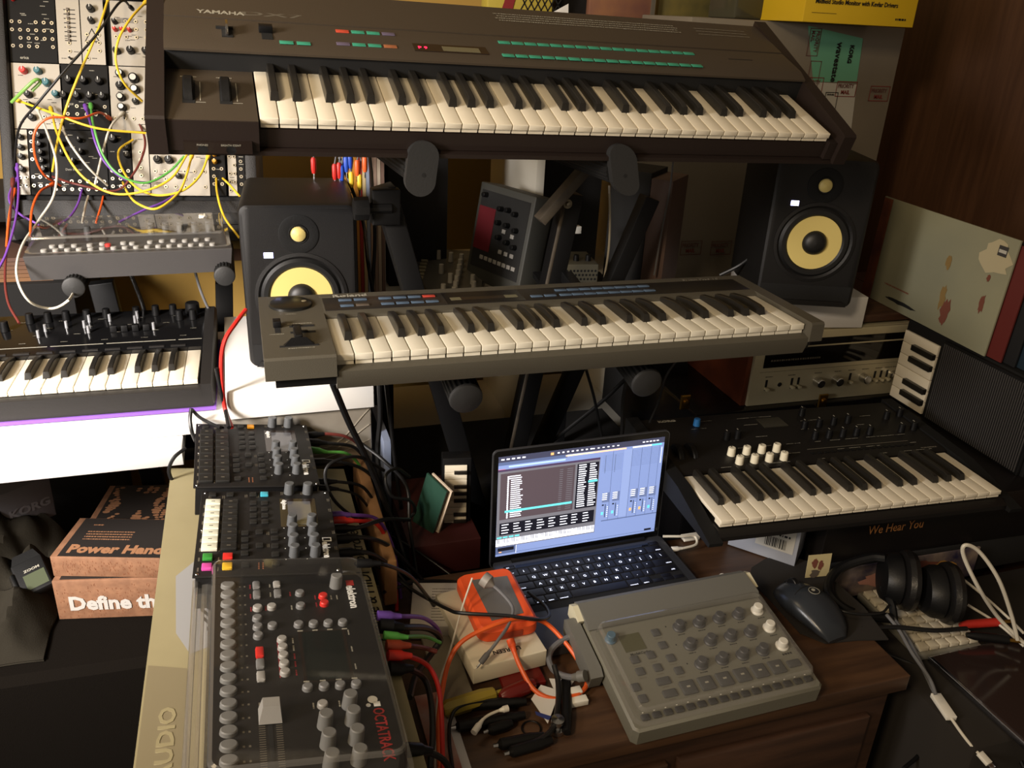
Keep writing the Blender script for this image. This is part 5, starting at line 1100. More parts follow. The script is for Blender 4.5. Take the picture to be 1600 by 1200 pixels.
# ------------------------------------------------------------------ right foreground
g = G(); g.box(.905, .60, 0, 1.55, .925, .6545, K('dark_brown_cloth', (30, 25, 20), .9), .01); solo('ottoman', g, 'dark brown low seat at the right edge carrying keyboards and headphones', 'seat')
m_wkb = K('aged_white_keycap', (200, 192, 172), .5)
kbw = thing('computer_keyboard', 'white computer keyboard under the headphones at right', 'keyboard', (.955, .765, .6545), radians(-3)); g = G(); g.box(0, 0, 0, .118, .158, .012, K('silver_tray', (150, 148, 138), .35, .5), .003); part('tray', g, kbw)
kc2 = button_mesh(.0175, .0155, .009, m_wkb, .003)
for i in range(6):
    for j in range(8): link('key_cap', kc2, kbw, (.012 + i * .0188, .013 + j * .0185, .012))
tbm = thing('tablet', 'large black glass tablet with bright metal rim at the lower right edge', 'tablet', (.972, .49, .6555), radians(1)); g = G(); g.box(0, 0, 0, .30, .272, .010, K('polished_rim', (190, 194, 206), .15, 1), .003); part('rim', g, tbm)
g = G(); g.box(.006, .004, .010, .295, .268, .0112, K('brown_reflection_glass', (44, 34, 32), .12), .0005); part('glass', g, tbm)  # black glass; the brown it mirrors is put into the base colour
mpd = G(); mpd.prism([tuple(WZ(a, b, .7215)[:2]) for a, b in ((1250, 990), (1200, 935), (1170, 905), (1174, 888), (1196, 874), (1225, 868), (1262, 878), (1300, 905), (1350, 950), (1388, 1000), (1340, 1001), (1290, 1006))], .7212, .7232, K('black_mouse_mat', (32, 28, 25), .85)); solo('mouse_mat', mpd, 'thin dark mouse mat overhanging the right edge of the desk', 'mouse mat')
# mouse
mo_ = thing('computer_mouse', 'dark ergonomic computer mouse on the dark mat', 'mouse', WZ(1262, 962, .7235), radians(8)); mo_.location.z = .7235
m_ms = K('gunmetal_soft_plastic', (46, 50, 56), .28, .2); g = G(); n = 24; vs = []; fs = []; NS = 16
for i in range(NS + 1):
    t = i / NS; y = -.062 + t * .124; w = .034 * (sin(pi * min(1, max(0, .06 + t * .90))) ** .42) * (1 - .18 * (t > .5) * (t - .5)); h = .042 * sin(pi * (.10 + .80 * t) ** 1.15) ** .8 if 0 < t < 1 else .006
    w = max(w, .006); h = max(h, .006)
    for k in range(n):
        a = 2 * pi * k / n; x = w * cos(a) * (1 - .12 * cos(a) * (cos(a) < 0)); zz = h * .5 + h * .5 * sin(a) if sin(a) > 0 else h * .5 + h * .5 * sin(a)
        vs.append((x + .003 * sin(t * 6), y, max(.0, abs(sin(a)) ** .8 * (1 if sin(a) > 0 else -1) * h * .52 + h * .5)))
for i in range(NS):
    for k in range(n): fs.append((i * n + k, (i + 1) * n + k, (i + 1) * n + (k + 1) % n, i * n + (k + 1) % n)[::-1])
fs += [tuple(range(n)), tuple(NS * n + k for k in range(n - 1, -1, -1))]
g.add(vs, fs, m_ms); me = g.mesh('shell'); link('shell', me, mo_)
g = G(); g.lathe([(.009, -.004), (.010, -.003), (.010, .003), (.009, .004)], m_black, Matrix.Translation((0, .040, .0315)) @ Matrix.Rotation(pi / 2, 4, 'Y'), 20); part('scroll_wheel', g, mo_)
g = G(); g.lathe([(.0085, 0), (.008, .0006)], m_hole, Matrix.Translation((.006, .004, .0423)), 24); g.lathe([(.0085, .0003), (.0085, .0008), (.0077, .0008), (.0077, .0003)], m_print, Matrix.Translation((.006, .004, .0423)), 24); g.lathe([(.003, .0006), (.003, .0009)], m_print, Matrix.Translation((.006, .006, .0423)), 12); part('round_emblem', g, mo_)
g = G(); g.hull([(x, y, z) for x, y, z in ((-.0335, -.02, .012), (-.030, -.02, .028), (-.033, .03, .012), (-.028, .03, .026), (-.036, .0, .014), (-.031, .0, .027))], m_hole); part('thumb_rest', g, mo_)
g = G(); g.tube([(.0, .060, .018), (.0, .055, .028), (.0, .046, .036)], .0012, m_hole, 6); g.tube(smooth([(-.024, .012, .038), (-.012, .016, .0415), (0, .018, .0425), (.012, .016, .0415), (.024, .012, .037)]), .0008, m_hole, 6); part('button_seam', g, mo_)
for y in (.026, .016): g = G(); g.box(-.0285, y - .004, .022, -.025, y + .003, .026, K('silver_side_button', (120, 122, 126), .3), .001); part('side_button', g, mo_)
# headphones
hp = thing('headphones', 'black closed headphones lying on the white computer keyboard at right', 'headphones', (.99, .80, .676))
def cup(px, py, tilt, name):
    c = WZ(px, py, .735) - Vector((.99, .80, .676)); M = Matrix.Translation(c) @ Matrix.Rotation(tilt, 4, 'Z') @ Matrix.Rotation(pi / 2, 4, 'Y') @ Matrix.Rotation(.15, 4, 'X')
    g = G(); g.lathe([(.020, -.030), (.034, -.027), (.040, -.016), (.041, -.004), (.038, 0)], m_black, M, 32, sy=1.12); part('ear_cup', g, hp)
    g = G(); g.lathe([(.039, .0), (.046, .004), (.048, .012), (.045, .020), (.034, .022), (.028, .016), (.022, .008)], K('black_leatherette', (20, 19, 19), .35, bump=.5, bscale=160), M, 32, sy=1.12); part('ear_pad', g, hp); return c
ca = cup(1405, 905, -.35, 'a'); cb_ = cup(1470, 925, -.30, 'b')
hb = [ca + Vector((-.02, .02, .03)), WZ(1360, 872, .76) - hp.location, WZ(1318, 885, .745) - hp.location, WZ(1296, 908, .735) - hp.location, WZ(1300, 935, .73) - hp.location, WZ(1335, 958, .715) - hp.location, WZ(1392, 966, .70) - hp.location]
hp_loc = hp.location
g = G(); g.tube(smooth([tuple(v) for v in hb]), .008, m_black, 10); part('headband', g, hp)
g = G(); g.tube(smooth([tuple(ca + Vector((-.03, 0, -.01))), tuple(ca + Vector((-.035, -.03, -.02))), tuple(WZ(1398, 975, .69) - hp_loc)]), .006, m_black, 8); part('yoke', g, hp)

# ------------------------------------------------------------------ desk clutter
m_orange = K('orange_rubber_bumper', (226, 84, 34), .55); m_plate = K('brushed_grey_plate', (122, 118, 112), .4, .5)
dz = .7222
g = G(); wbx = thing('white_carton', 'flat white carton with black lettering under the orange drive', 'box', (.247, .818, .7222 + .009), radians(5)); g.box(0, 0, 0, .107, .165, .027, K('ivory_card', (214, 206, 184), .5), .002); part('carton', g, wbx); wl = link('lettering', text_mesh('UGREEN', .0105, m_hole, .0001, .0002), wbx, (.075, .021, .0273), (0, 0, pi - .05))
on('tool_box', 'red translucent tool handle half under the flat white carton', 'tool handle', .285, .345, .80, .86, dz, .0085, K('dark_red_plastic', (104, 24, 20), .3))
g = G(); g.lathe([(.006, 0), (.0105, .008), (.0105, .040), (.007, .052)], K('dark_red_plastic', (104, 24, 20), .3), Matrix.Translation(WZ(782, 1090, .7335)) @ Matrix.Rotation(.25, 4, 'Z') @ Matrix.Rotation(pi / 2, 4, 'Y'), 14); solo('screwdriver', g, 'red screwdriver handle in front of the flat white carton', 'screwdriver')
g = G(); g.lathe([(.008, 0), (.0115, .006), (.0115, .055), (.009, .072), (.0035, .074), (.0035, .085)], K('yellow_clear_plastic', (150, 132, 46), .3), Matrix.Translation(WZ(692, 1110, .734)) @ Matrix.Rotation(radians(8), 4, 'Z') @ Matrix.Rotation(pi / 2, 4, 'Y'), 8); solo('screwdriver', g, 'yellow translucent screwdriver handle at the left of the desk', 'screwdriver')
wb3 = thing('white_carton', 'small white carton with printed table of text behind the orange drive', 'box', (.185, .935, dz), radians(-14)); g = G(); g.box(0, 0, 0, .075, .10, .024, K('white_gloss_card', (206, 200, 190), .4), .0015); part('carton', g, wb3); g = G()
for k in range(12): tiny_text(g, .03, .012 + k * .0065, .0242, .035, .0016, m_print_dim, seed=k)
part('printed_text', g, wb3)
on('clear_packet', 'flat grey translucent packet under the white cartons', 'packet', .20, .245, .80, .93, dz, .007, K('grey_poly_bag', (128, 120, 104), .3))
od = thing('portable_drive', 'orange rubber-cased portable drive on the flat white carton', 'hard drive', (.266, .857, .7584 + .0004), radians(1)); g = G()
pts = []
for cx, cy_, a0 in ((.087 - .016, .132 - .016, 0), (.016, .132 - .016, 90), (.016, .016, 180), (.087 - .016, .016, 270)):
    for k in range(6):
        a = radians(a0 + 18 * k)
        for rr2, z in ((.011, 0), (.016, .005), (.016, .019), (.011, .024)): pts.append((cx + rr2 * cos(a), cy_ + rr2 * sin(a), z))
g.hull(pts, m_orange); part('bumper', g, od); g = G(); g.prism([(.022, .018), (.070, .022), (.074, .108), (.020, .112)], .0238, .0246, m_plate); part('metal_plate', g, od, label='grey metal plate'); g = G(); g.box(.030, -.0012, .006, .062, .002, .016, K('dark_orange_port', (150, 52, 24), .6), .001); part('port_recess', g, od)
def cable(name, label, col, r, pts, cat='cable', ends=None, group=None, em_=None):
    P = [WZ(a, b, z) if k == 'z' else WY(a, b, z) for (a, b, z, k) in [(p + ('z',) if len(p) == 3 else p) for p in pts]]
    o = P[0].copy()
    t = thing(name, label, cat, o, group=group) if ends else None
    g = G(); sm = smooth(P, 7)
    if t:
        g.tube([p - o for p in sm], r, col, 8); part('lead', g, t)
        for which, L, R_, m_, tip in ends:
            a, b = (sm[0], sm[2]) if which == 0 else (sm[-1], sm[-3]); d = (a - b).normalized(); g2 = G(); M = Matrix.Translation(a - o) @ d.to_track_quat('Z', 'Y').to_matrix().to_4x4()
            g2.lathe([(r * 1.1, -L * .75), (R_ * .75, -L * .45), (R_, -L * .35), (R_, L * (.5 if tip else .12))], m_, M, 14); part('plug', g2, t)
            if tip: g3 = G(); g3.lathe([(tip, L * .5), (tip, L * .9), (tip * .6, L * .95), (tip * .6, L * 1.05)], m_chrome, M, 10); part('plug_tip', g3, t)
        return t
    g.tube(sm, r, col, 8); return solo(name, g, label, cat, group=group)
Z = .735
cable('usb_cable', 'orange cable looping from the orange drive across the desk', c_orange, .0032, [(798, 1002, .772), (812, 1040, .755), (835, 1078, .736), (868, 1092, .73), (905, 1083, .73), (917, 1065, .73), (905, 1035, .735), (880, 1000, .75), (850, 972, .768), (815, 966, .79), (770, 978, .80), (725, 1000, .79), (703, 1030, .77), (692, 1075, .75), (685, 1130, .742), (688, 1200, .74)], ends=[(0, .020, .0055, m_orange, None)])
cable('audio_adapter', 'grey minijack lead with round adaptor lying over the orange drive', c_grey, .0022, [(757, 905, .82), (782, 925, .81), (801, 950, .80), (795, 975, .795), (780, 998, .79), (757, 1028, .775)], ends=[(0, .022, .0105, K('grey_moulded_plug', (130, 124, 116), .5), None), (1, .016, .004, c_grey, .0016)])
cable('white_string', 'thin white string running down left of the orange drive', c_white, .0014, [(738, 903, .82), (722, 950, .79), (705, 1010, .765), (688, 1062, .75), (682, 1120, .742), (680, 1200, .735)])
cable('black_cable', 'black cable crossing over the orange drive to the laptop', c_black, .0026, [(560, 870, .80), (600, 890, .78), (650, 925, .76), (700, 952, .785), (722, 958, .80), (790, 962, .80), (840, 968, .79), (858, 962, .765), (850, 945, .752), (825, 925, .75)])
cable('midi_cable', 'thick grey cable looping from the battery base plug block', c_grey, .0042, [(905, 990, .755), (880, 1000, .75), (862, 1015, .745), (858, 1032, .742), (868, 1050, .74), (890, 1058, .745), (912, 1056, .755)], ends=[(0, .022, .0075, m_slab, None), (1, .022, .0075, m_slab, None)])
for k, (a, b, lb) in enumerate((((722, 1103), (822, 1096), 'upper black pen-like adaptor among the desk clutter'), ((712, 1136), (820, 1117), 'long black barrel with metal tip under the white adaptor lead'), ((762, 1142), (800, 1130), 'short black cylinder beside the key ring'), ((778, 1164), (850, 1150), 'black barrel plug left of the front edge'), ((795, 1176), (862, 1156), 'black barrel plug nearest the front edge of the desk'), ((884, 1062), (886, 1145), 'upright-lying black pen with metal tip beside the hazy lid unit'))):
    A, B = WZ(a[0], a[1], dz + .008), WZ(b[0], b[1], dz + .008); d = B - A; t = thing('barrel_adaptor', lb, 'adaptor', A - Vector((0, 0, .008))); M = Matrix.Translation((0, 0, .008)) @ d.to_track_quat('Z', 'Y').to_matrix().to_4x4(); L = d.length
    g = G(); g.lathe([(.0035, 0), (.0072, .004), (.0075, L * .7), (.005, L)], m_black, M, 14); part('barrel', g, t); g = G(); g.lathe([(.0022, -.006), (.0026, 0)], m_chrome, M, 10); part('metal_tip', g, t)
cable('adaptor_lead', 'short white adaptor lead with socket end lying on the black barrels', c_white, .0018, [(742, 1142, .742), (757, 1122, .744), (775, 1112, .745), (792, 1107, .745)], ends=[(0, .026, .0042, m_white_p, None), (1, .014, .0042, m_white_p, None)])
cable('black_lead', 'thin black lead looping round the left of the desk clutter', c_black, .0024, [(822, 1096, .732), (770, 1094, .736), (720, 1103, .74), (704, 1125, .735), (702, 1160, .735), (707, 1200, .735)])
cable('black_splitter', 'black audio splitter curving across the front of the desk clutter', c_black, .0038, [(866, 1040, .745), (872, 1065, .74), (872, 1100, .738), (865, 1135, .736), (845, 1155, .734), (810, 1170, .733)])
g = G(); c = WZ(830, 1138, dz + .0015); g.tube([c + Vector((.012 * cos(a), .012 * sin(a), 0)) for a in [2 * pi * k / 24 for k in range(25)]], .0011, m_metal_black, 6); solo('key_ring', g, 'thin dark ring lying among the black adaptors', 'ring')
g = G(); c = WZ(870, 1142, dz); g.lathe([(.010, 0), (.010, .006), (.006, .007), (.006, .014), (.0085, .015), (.0085, .020), (0, .021)], m_chrome, Matrix.Translation(c), 24); solo('thumb_screw', g, 'shiny metal thumb screw standing near the front edge of the desk', 'screw')
g = G(); c = WZ(902, 1098, dz); g.box(c.x - .013, c.y - .008, c.z, c.x + .013, c.y + .004, c.z + .009, m_white_p, .002); g.box(c.x - .013, c.y + .006, c.z, c.x + .010, c.y + .018, c.z + .012, m_white_p, .002); solo('cable_clip', g, 'white plastic cable clip next to the hazy lid unit', 'clip')
pp = [WZ(a, b, dz + .010) for a, b in ((830, 1092), (845, 1070), (872, 1078), (868, 1098), (856, 1130), (842, 1120))]
g = G(); g.hull([tuple(p) for p in pp[:5]] + [tuple(p - Vector((0, 0, .001))) for p in pp[:5]], m_wbox); g.flat([tuple(p[:2]) for p in (WZ(836, 1110, .734), WZ(862, 1118, .734), WZ(857, 1124, .734), WZ(838, 1116, .734))], dz + .0105, K('navy_print', (44, 56, 120), .5)); solo('paper_label', g, 'crumpled white paper label with navy print among the desk clutter', 'paper')
pp = [WZ(a, b, dz + .006) for a, b in ((858, 1060), (898, 1062), (885, 1082), (866, 1078))]; g = G(); g.hull([tuple(p) for p in pp] + [tuple(p - Vector((0, 0, .001))) for p in pp], m_wbox); solo('paper_label', g, 'small white paper under the black splitter cable', 'paper')
for (px, py), lb in (((1130, 903), 'white round cable clip left of the other one on the desk'), ((1160, 906), 'white round cable clip nearest the mouse mat')):
    t = thing('cable_clip', lb, 'clip', WZ(px, py, dz)); g = G(); g.lathe([(.008, 0), (.0082, .002), (.0075, .0035), (0, .004)], m_white_p, n=20); part('disc', g, t); g = G(); g.box(-.003, -.012, 0, .003, -.006, .0025, m_white_p, .0005); part('tab', g, t)
cable('charging_cable', 'white charging cable coiled right of the laptop hinge', c_white, .0022, [(1036, 838, .745), (1065, 838, .745), (1085, 838, .74), (1088, 850, .735), (1070, 856, .735), (1052, 858, .735)], ends=[(1, .022, .0045, m_white_p, None)])
g = G(); c = WZ(1078, 842, dz); g.box(c.x - .016, c.y - .008, dz, c.x + .016, c.y + .008, dz + .008, m_white_p, .003); solo('usb_hub', g, 'small white adaptor block right of the laptop screen', 'adaptor')

# flyer pile left of desk clutter
m_fly = K('flyer_print', (180, 160, 150), .45, rgb2=(150, 70, 50), vscale=18)
for k, (dx, m, lb) in enumerate(((0, m_fly, 'glossy printed leaflet lying on top, left of the red cable'), (.012, m_wbox2, 'plain white leaflet under the printed one'))):
    g = G(); g.box(.168 + dx, .55 - dx, .7205 - .0 + .005 * (1 - k), .20 + dx, .82, .7245 + .005 * (1 - k), m, .0005); solo('leaflet', g, lb, 'leaflet')

# ------------------------------------------------------------------ cables from the groove boxes
def plug_mat(n): return {'b': m_black, 'r': K('red_moulded', (190, 44, 34), .45), 'g': K('green_moulded', (72, 140, 60), .45), 'p': K('purple_moulded', (92, 62, 140), .45), 'd': K('rust_moulded', (134, 52, 30), .45)}[n]
J = [  # label, lead, plug, radius, points as (px, py, depth y)
 ('purple cable with moulded plug, topmost of the bunch from the sampler', c_purple, 'p', .0028, [(592, 962, .80), (625, 963, .82), (660, 965, .84), (680, 978, .86), (688, 992, .86)]),
 ('black cable directly under the purple plug of the sampler', c_black, 'b', .0042, [(595, 978, .79), (630, 980, .81), (668, 982, .84), (688, 998, .85), (675, 1020, .84), (650, 1055, .80), (640, 1090, .76)]),
 ('green cable with moulded plug in the sampler bunch', c_green, 'g', .0024, [(602, 993, .77), (632, 995, .80), (665, 995, .82), (688, 1004, .83)]),
 ('rust-coloured cable between the green and red ones', c_brown, 'd', .0030, [(606, 1008, .76), (640, 1009, .78), (665, 1013, .80), (682, 1018, .80)]),
 ('bright red cable running from the sampler down to the front', c_red, 'r', .0030, [(608, 1024, .75), (640, 1026, .77), (668, 1040, .78), (684, 1070, .76), (690, 1120, .72), (692, 1200, .68)]),
 ('black cable under the bright red one at the sampler', c_black, 'b', .0038, [(610, 1044, .74), (640, 1046, .76), (664, 1062, .77), (674, 1100, .74), (676, 1150, .70), (672, 1200, .67)]),
 ('black cable leaving the sampler nearest the camera', c_black, 'b', .0036, [(638, 1172, .62), (665, 1174, .63), (690, 1185, .64), (705, 1205, .64)]),
 ('black cable leaving the top of the sampler beside its lid corner', c_black, 'b', .0026, [(560, 880, .86), (600, 882, .88), (640, 900, .92), (670, 935, .96), (690, 960, .98), (730, 975, 1.0)]),
 ('green cable with moulded plug from the farthest groove box', c_green, 'g', .0026, [(485, 703, 1.24), (510, 706, 1.24), (540, 708, 1.26), (558, 722, 1.28), (568, 745, 1.28)]),
 ('brown-black cable at the far corner of the farthest groove box', c_brown, 'b', .0028, [(480, 680, 1.28), (515, 678, 1.29), (545, 684, 1.30), (565, 702, 1.32), (580, 740, 1.32)]),
 ('black cable second from the far corner of the farthest groove box', c_black, 'b', .0030, [(484, 691, 1.26), (520, 693, 1.27), (555, 700, 1.29), (575, 730, 1.30), (590, 790, 1.30)]),
 ('black cable arching from the middle of the farthest groove box', c_black, 'b', .0030, [(492, 722, 1.20), (530, 722, 1.21), (570, 735, 1.23), (600, 770, 1.24), (612, 830, 1.22)]),
 ('black cable from the near end of the farthest groove box', c_black, 'b', .0026, [(498, 753, 1.14), (530, 753, 1.15), (565, 760, 1.17), (585, 785, 1.18), (602, 820, 1.18)]),
 ('thinner black cable below its twin on the farthest groove box', c_black, 'b', .0022, [(500, 762, 1.12), (530, 765, 1.13), (560, 775, 1.15), (580, 800, 1.16), (595, 830, 1.14)]),
 ('purple cable with moulded plug from the middle groove box', c_purple, 'p', .0028, [(518, 805, 1.04), (555, 805, 1.06), (590, 812, 1.08), (612, 850, 1.08), (622, 900, 1.06), (628, 950, 1.02)]),
 ('red cable with moulded plug below the purple one of the middle groove box', c_red, 'r', .0030, [(522, 814, 1.03), (560, 814, 1.05), (590, 820, 1.07), (610, 860, 1.07), (618, 910, 1.04), (620, 955, 1.0)]),
 ('black cable below the red one of the middle groove box', c_black, 'b', .0032, [(524, 826, 1.01), (560, 824, 1.03), (600, 812, 1.06), (640, 812, 1.10)]),
 ('thick black cable from the middle groove box', c_black, 'b', .0034, [(528, 842, .99), (570, 840, 1.01), (605, 852, 1.04), (640, 885, 1.06), (680, 930, 1.06)]),
 ('black cable from the near end of the middle groove box', c_black, 'b', .0032, [(532, 864, .96), (575, 864, .98), (610, 885, 1.01), (650, 930, 1.04), (690, 965, 1.04)])]
for k, (lb, cc, pm, r, pts) in enumerate(J):
    pts = [(pts[0][0] + 3, pts[0][1], pts[0][2] + .012), (pts[1][0], pts[1][1], pts[0][2] + .014)] + pts[2:]
    cable('audio_cable', lb, cc, r, [(a, b, y, 'y') for a, b, y in pts], ends=[(0, .034, r * 2.2, plug_mat(pm), None)])
# loose black cables hanging between the stand and the boxes
H = [
 ('thick black cable falling from under the grey keyboard past the silver carton', .0048, [(520, 600, 1.10), (545, 660, 1.12), (572, 715, 1.14), (600, 780, 1.16), (625, 850, 1.15), (640, 900, 1.1)], c_black),
 ('black cable hanging straight down at the right edge of the white cartons', .0042, [(592, 590, 1.26), (594, 650, 1.26), (590, 710, 1.26), (598, 780, 1.25), (608, 850, 1.22)], c_black),
 ('second black cable right of the white cartons', .0036, [(602, 590, 1.27), (610, 660, 1.27), (618, 730, 1.27), (628, 800, 1.26), (640, 880, 1.22)], c_black),
 ('black cable looping over the gold box beside the farthest groove box', .0026, [(600, 735, 1.16), (560, 714, 1.13), (520, 722, 1.11), (508, 745, 1.10), (525, 785, 1.09), (570, 815, 1.10), (620, 810, 1.14)], c_black),
 ('thin black cable sweeping down toward the laptop corner', .0018, [(600, 830, 1.16), (650, 860, 1.14), (700, 895, 1.10), (735, 925, 1.06)], c_black),
 ('black cable curving low behind the orange drive', .0026, [(600, 925, 1.0), (650, 910, 1.04), (700, 908, 1.05), (740, 915, 1.04)], c_black),
 ('black cable hanging behind the right edge of the left monitor', .0034, [(530, 246, 1.62), (548, 290, 1.60), (568, 350, 1.60), (575, 410, 1.47), (585, 470, 1.47)], c_black),
 ('black cable running down beside the record sleeves', .0034, [(578, 246, 1.62), (582, 300, 1.47), (586, 370, 1.47), (582, 450, 1.47)], c_black),
 ('coiled black cable loop left of the laptop', .0028, [(640, 745, 1.2), (620, 732, 1.18), (602, 745, 1.16), (612, 775, 1.15), (640, 782, 1.16), (648, 800, 1.17), (630, 815, 1.16)], c_black),
 ('black cable dropping behind the stand to the left of the laptop', .0030, [(560, 690, 1.24), (600, 720, 1.2), (635, 760, 1.18), (640, 820, 1.15), (650, 890, 1.12), (655, 940, 1.08)], c_black),
 ('yellow cable sagging between the shelf and the dark cases', .0030, [(680, 672, 1.70), (676, 700, 1.68), (664, 728, 1.66), (645, 733, 1.66), (620, 722, 1.66), (600, 700, 1.68)], c_yellow),
 ('black cable crossing in front of the white shelf side', .0038, [(980, 590, 1.34), (940, 628, 1.36), (890, 668, 1.38), (860, 692, 1.40)], c_black),
 ('black cable with round knob end crossing the white shelf side', .0028, [(916, 578, 1.30), (928, 620, 1.30), (936, 660, 1.30), (942, 690, 1.30)], c_black),
 ('black cable beside the right padded arm of the stand', .0034, [(978, 598, 1.18), (973, 630, 1.18), (972, 672, 1.18), (970, 700, 1.18)], c_black),
 ('dark cable hanging from the grey keyboard right of the padded arm', .0022, [(1058, 562, 1.22), (1040, 590, 1.22), (1028, 630, 1.22), (1015, 660, 1.22)], c_black),
 ('white lead hanging behind the right hook to the perforated unit', .0022, [(952, 290, 1.42), (953, 340, 1.42), (951, 390, 1.42), (944, 436, 1.44)], c_white),
 ('thin dark cable running down the mauve-sided case', .0020, [(1052, 250, 1.46), (1046, 300, 1.46), (1034, 360, 1.46), (1022, 430, 1.46)], c_grey),
 ('black cable dipping behind the right monitor foot', .0040, [(1178, 398, 1.44), (1155, 415, 1.46), (1125, 430, 1.48)], c_black),
 ('red cable hanging left of the left monitor over the white carton', .0036, [(384, 484, 1.36), (368, 505, 1.33), (352, 530, 1.312), (346, 560, 1.308), (347, 600, 1.306), (352, 640, 1.305), (362, 668, 1.27)], c_red),
 ('black cable under the right end of the purple-bottomed keyboard', .0034, [(338, 575, 1.305), (345, 610, 1.305), (352, 640, 1.305), (358, 668, 1.26)], c_black),
 ('black cable looping from the purple-bottomed keyboard down to the groove box', .0030, [(299, 638, 1.31), (297, 655, 1.305), (300, 675, 1.29), (306, 690, 1.26)], c_black),
 ('black cable slanting from the purple-bottomed keyboard across white card', .0028, [(300, 640, 1.318), (312, 652, 1.31), (330, 662, 1.30), (345, 668, 1.28)], c_black),
 ('dark cable curling out from the left of the gold box', .0030, [(290, 700, 1.262), (272, 715, 1.25), (264, 735, 1.25), (270, 755, 1.25)], c_black),
 ('grey cable hanging beside the leg of the left stand', .0026, [(305, 425, 1.66), (312, 450, 1.66), (322, 475, 1.66), (335, 500, 1.66), (338, 520, 1.66)], c_grey),
 ('black cable pair hanging below the dark grey synthesizer', .0040, [(205, 430, 1.68), (215, 455, 1.68), (224, 480, 1.68), (230, 510, 1.69)], c_black)]
for lb, r, pts, cc in H: cable('cable', lb, cc, r, [(a, b, y, 'y') for a, b, y in pts])
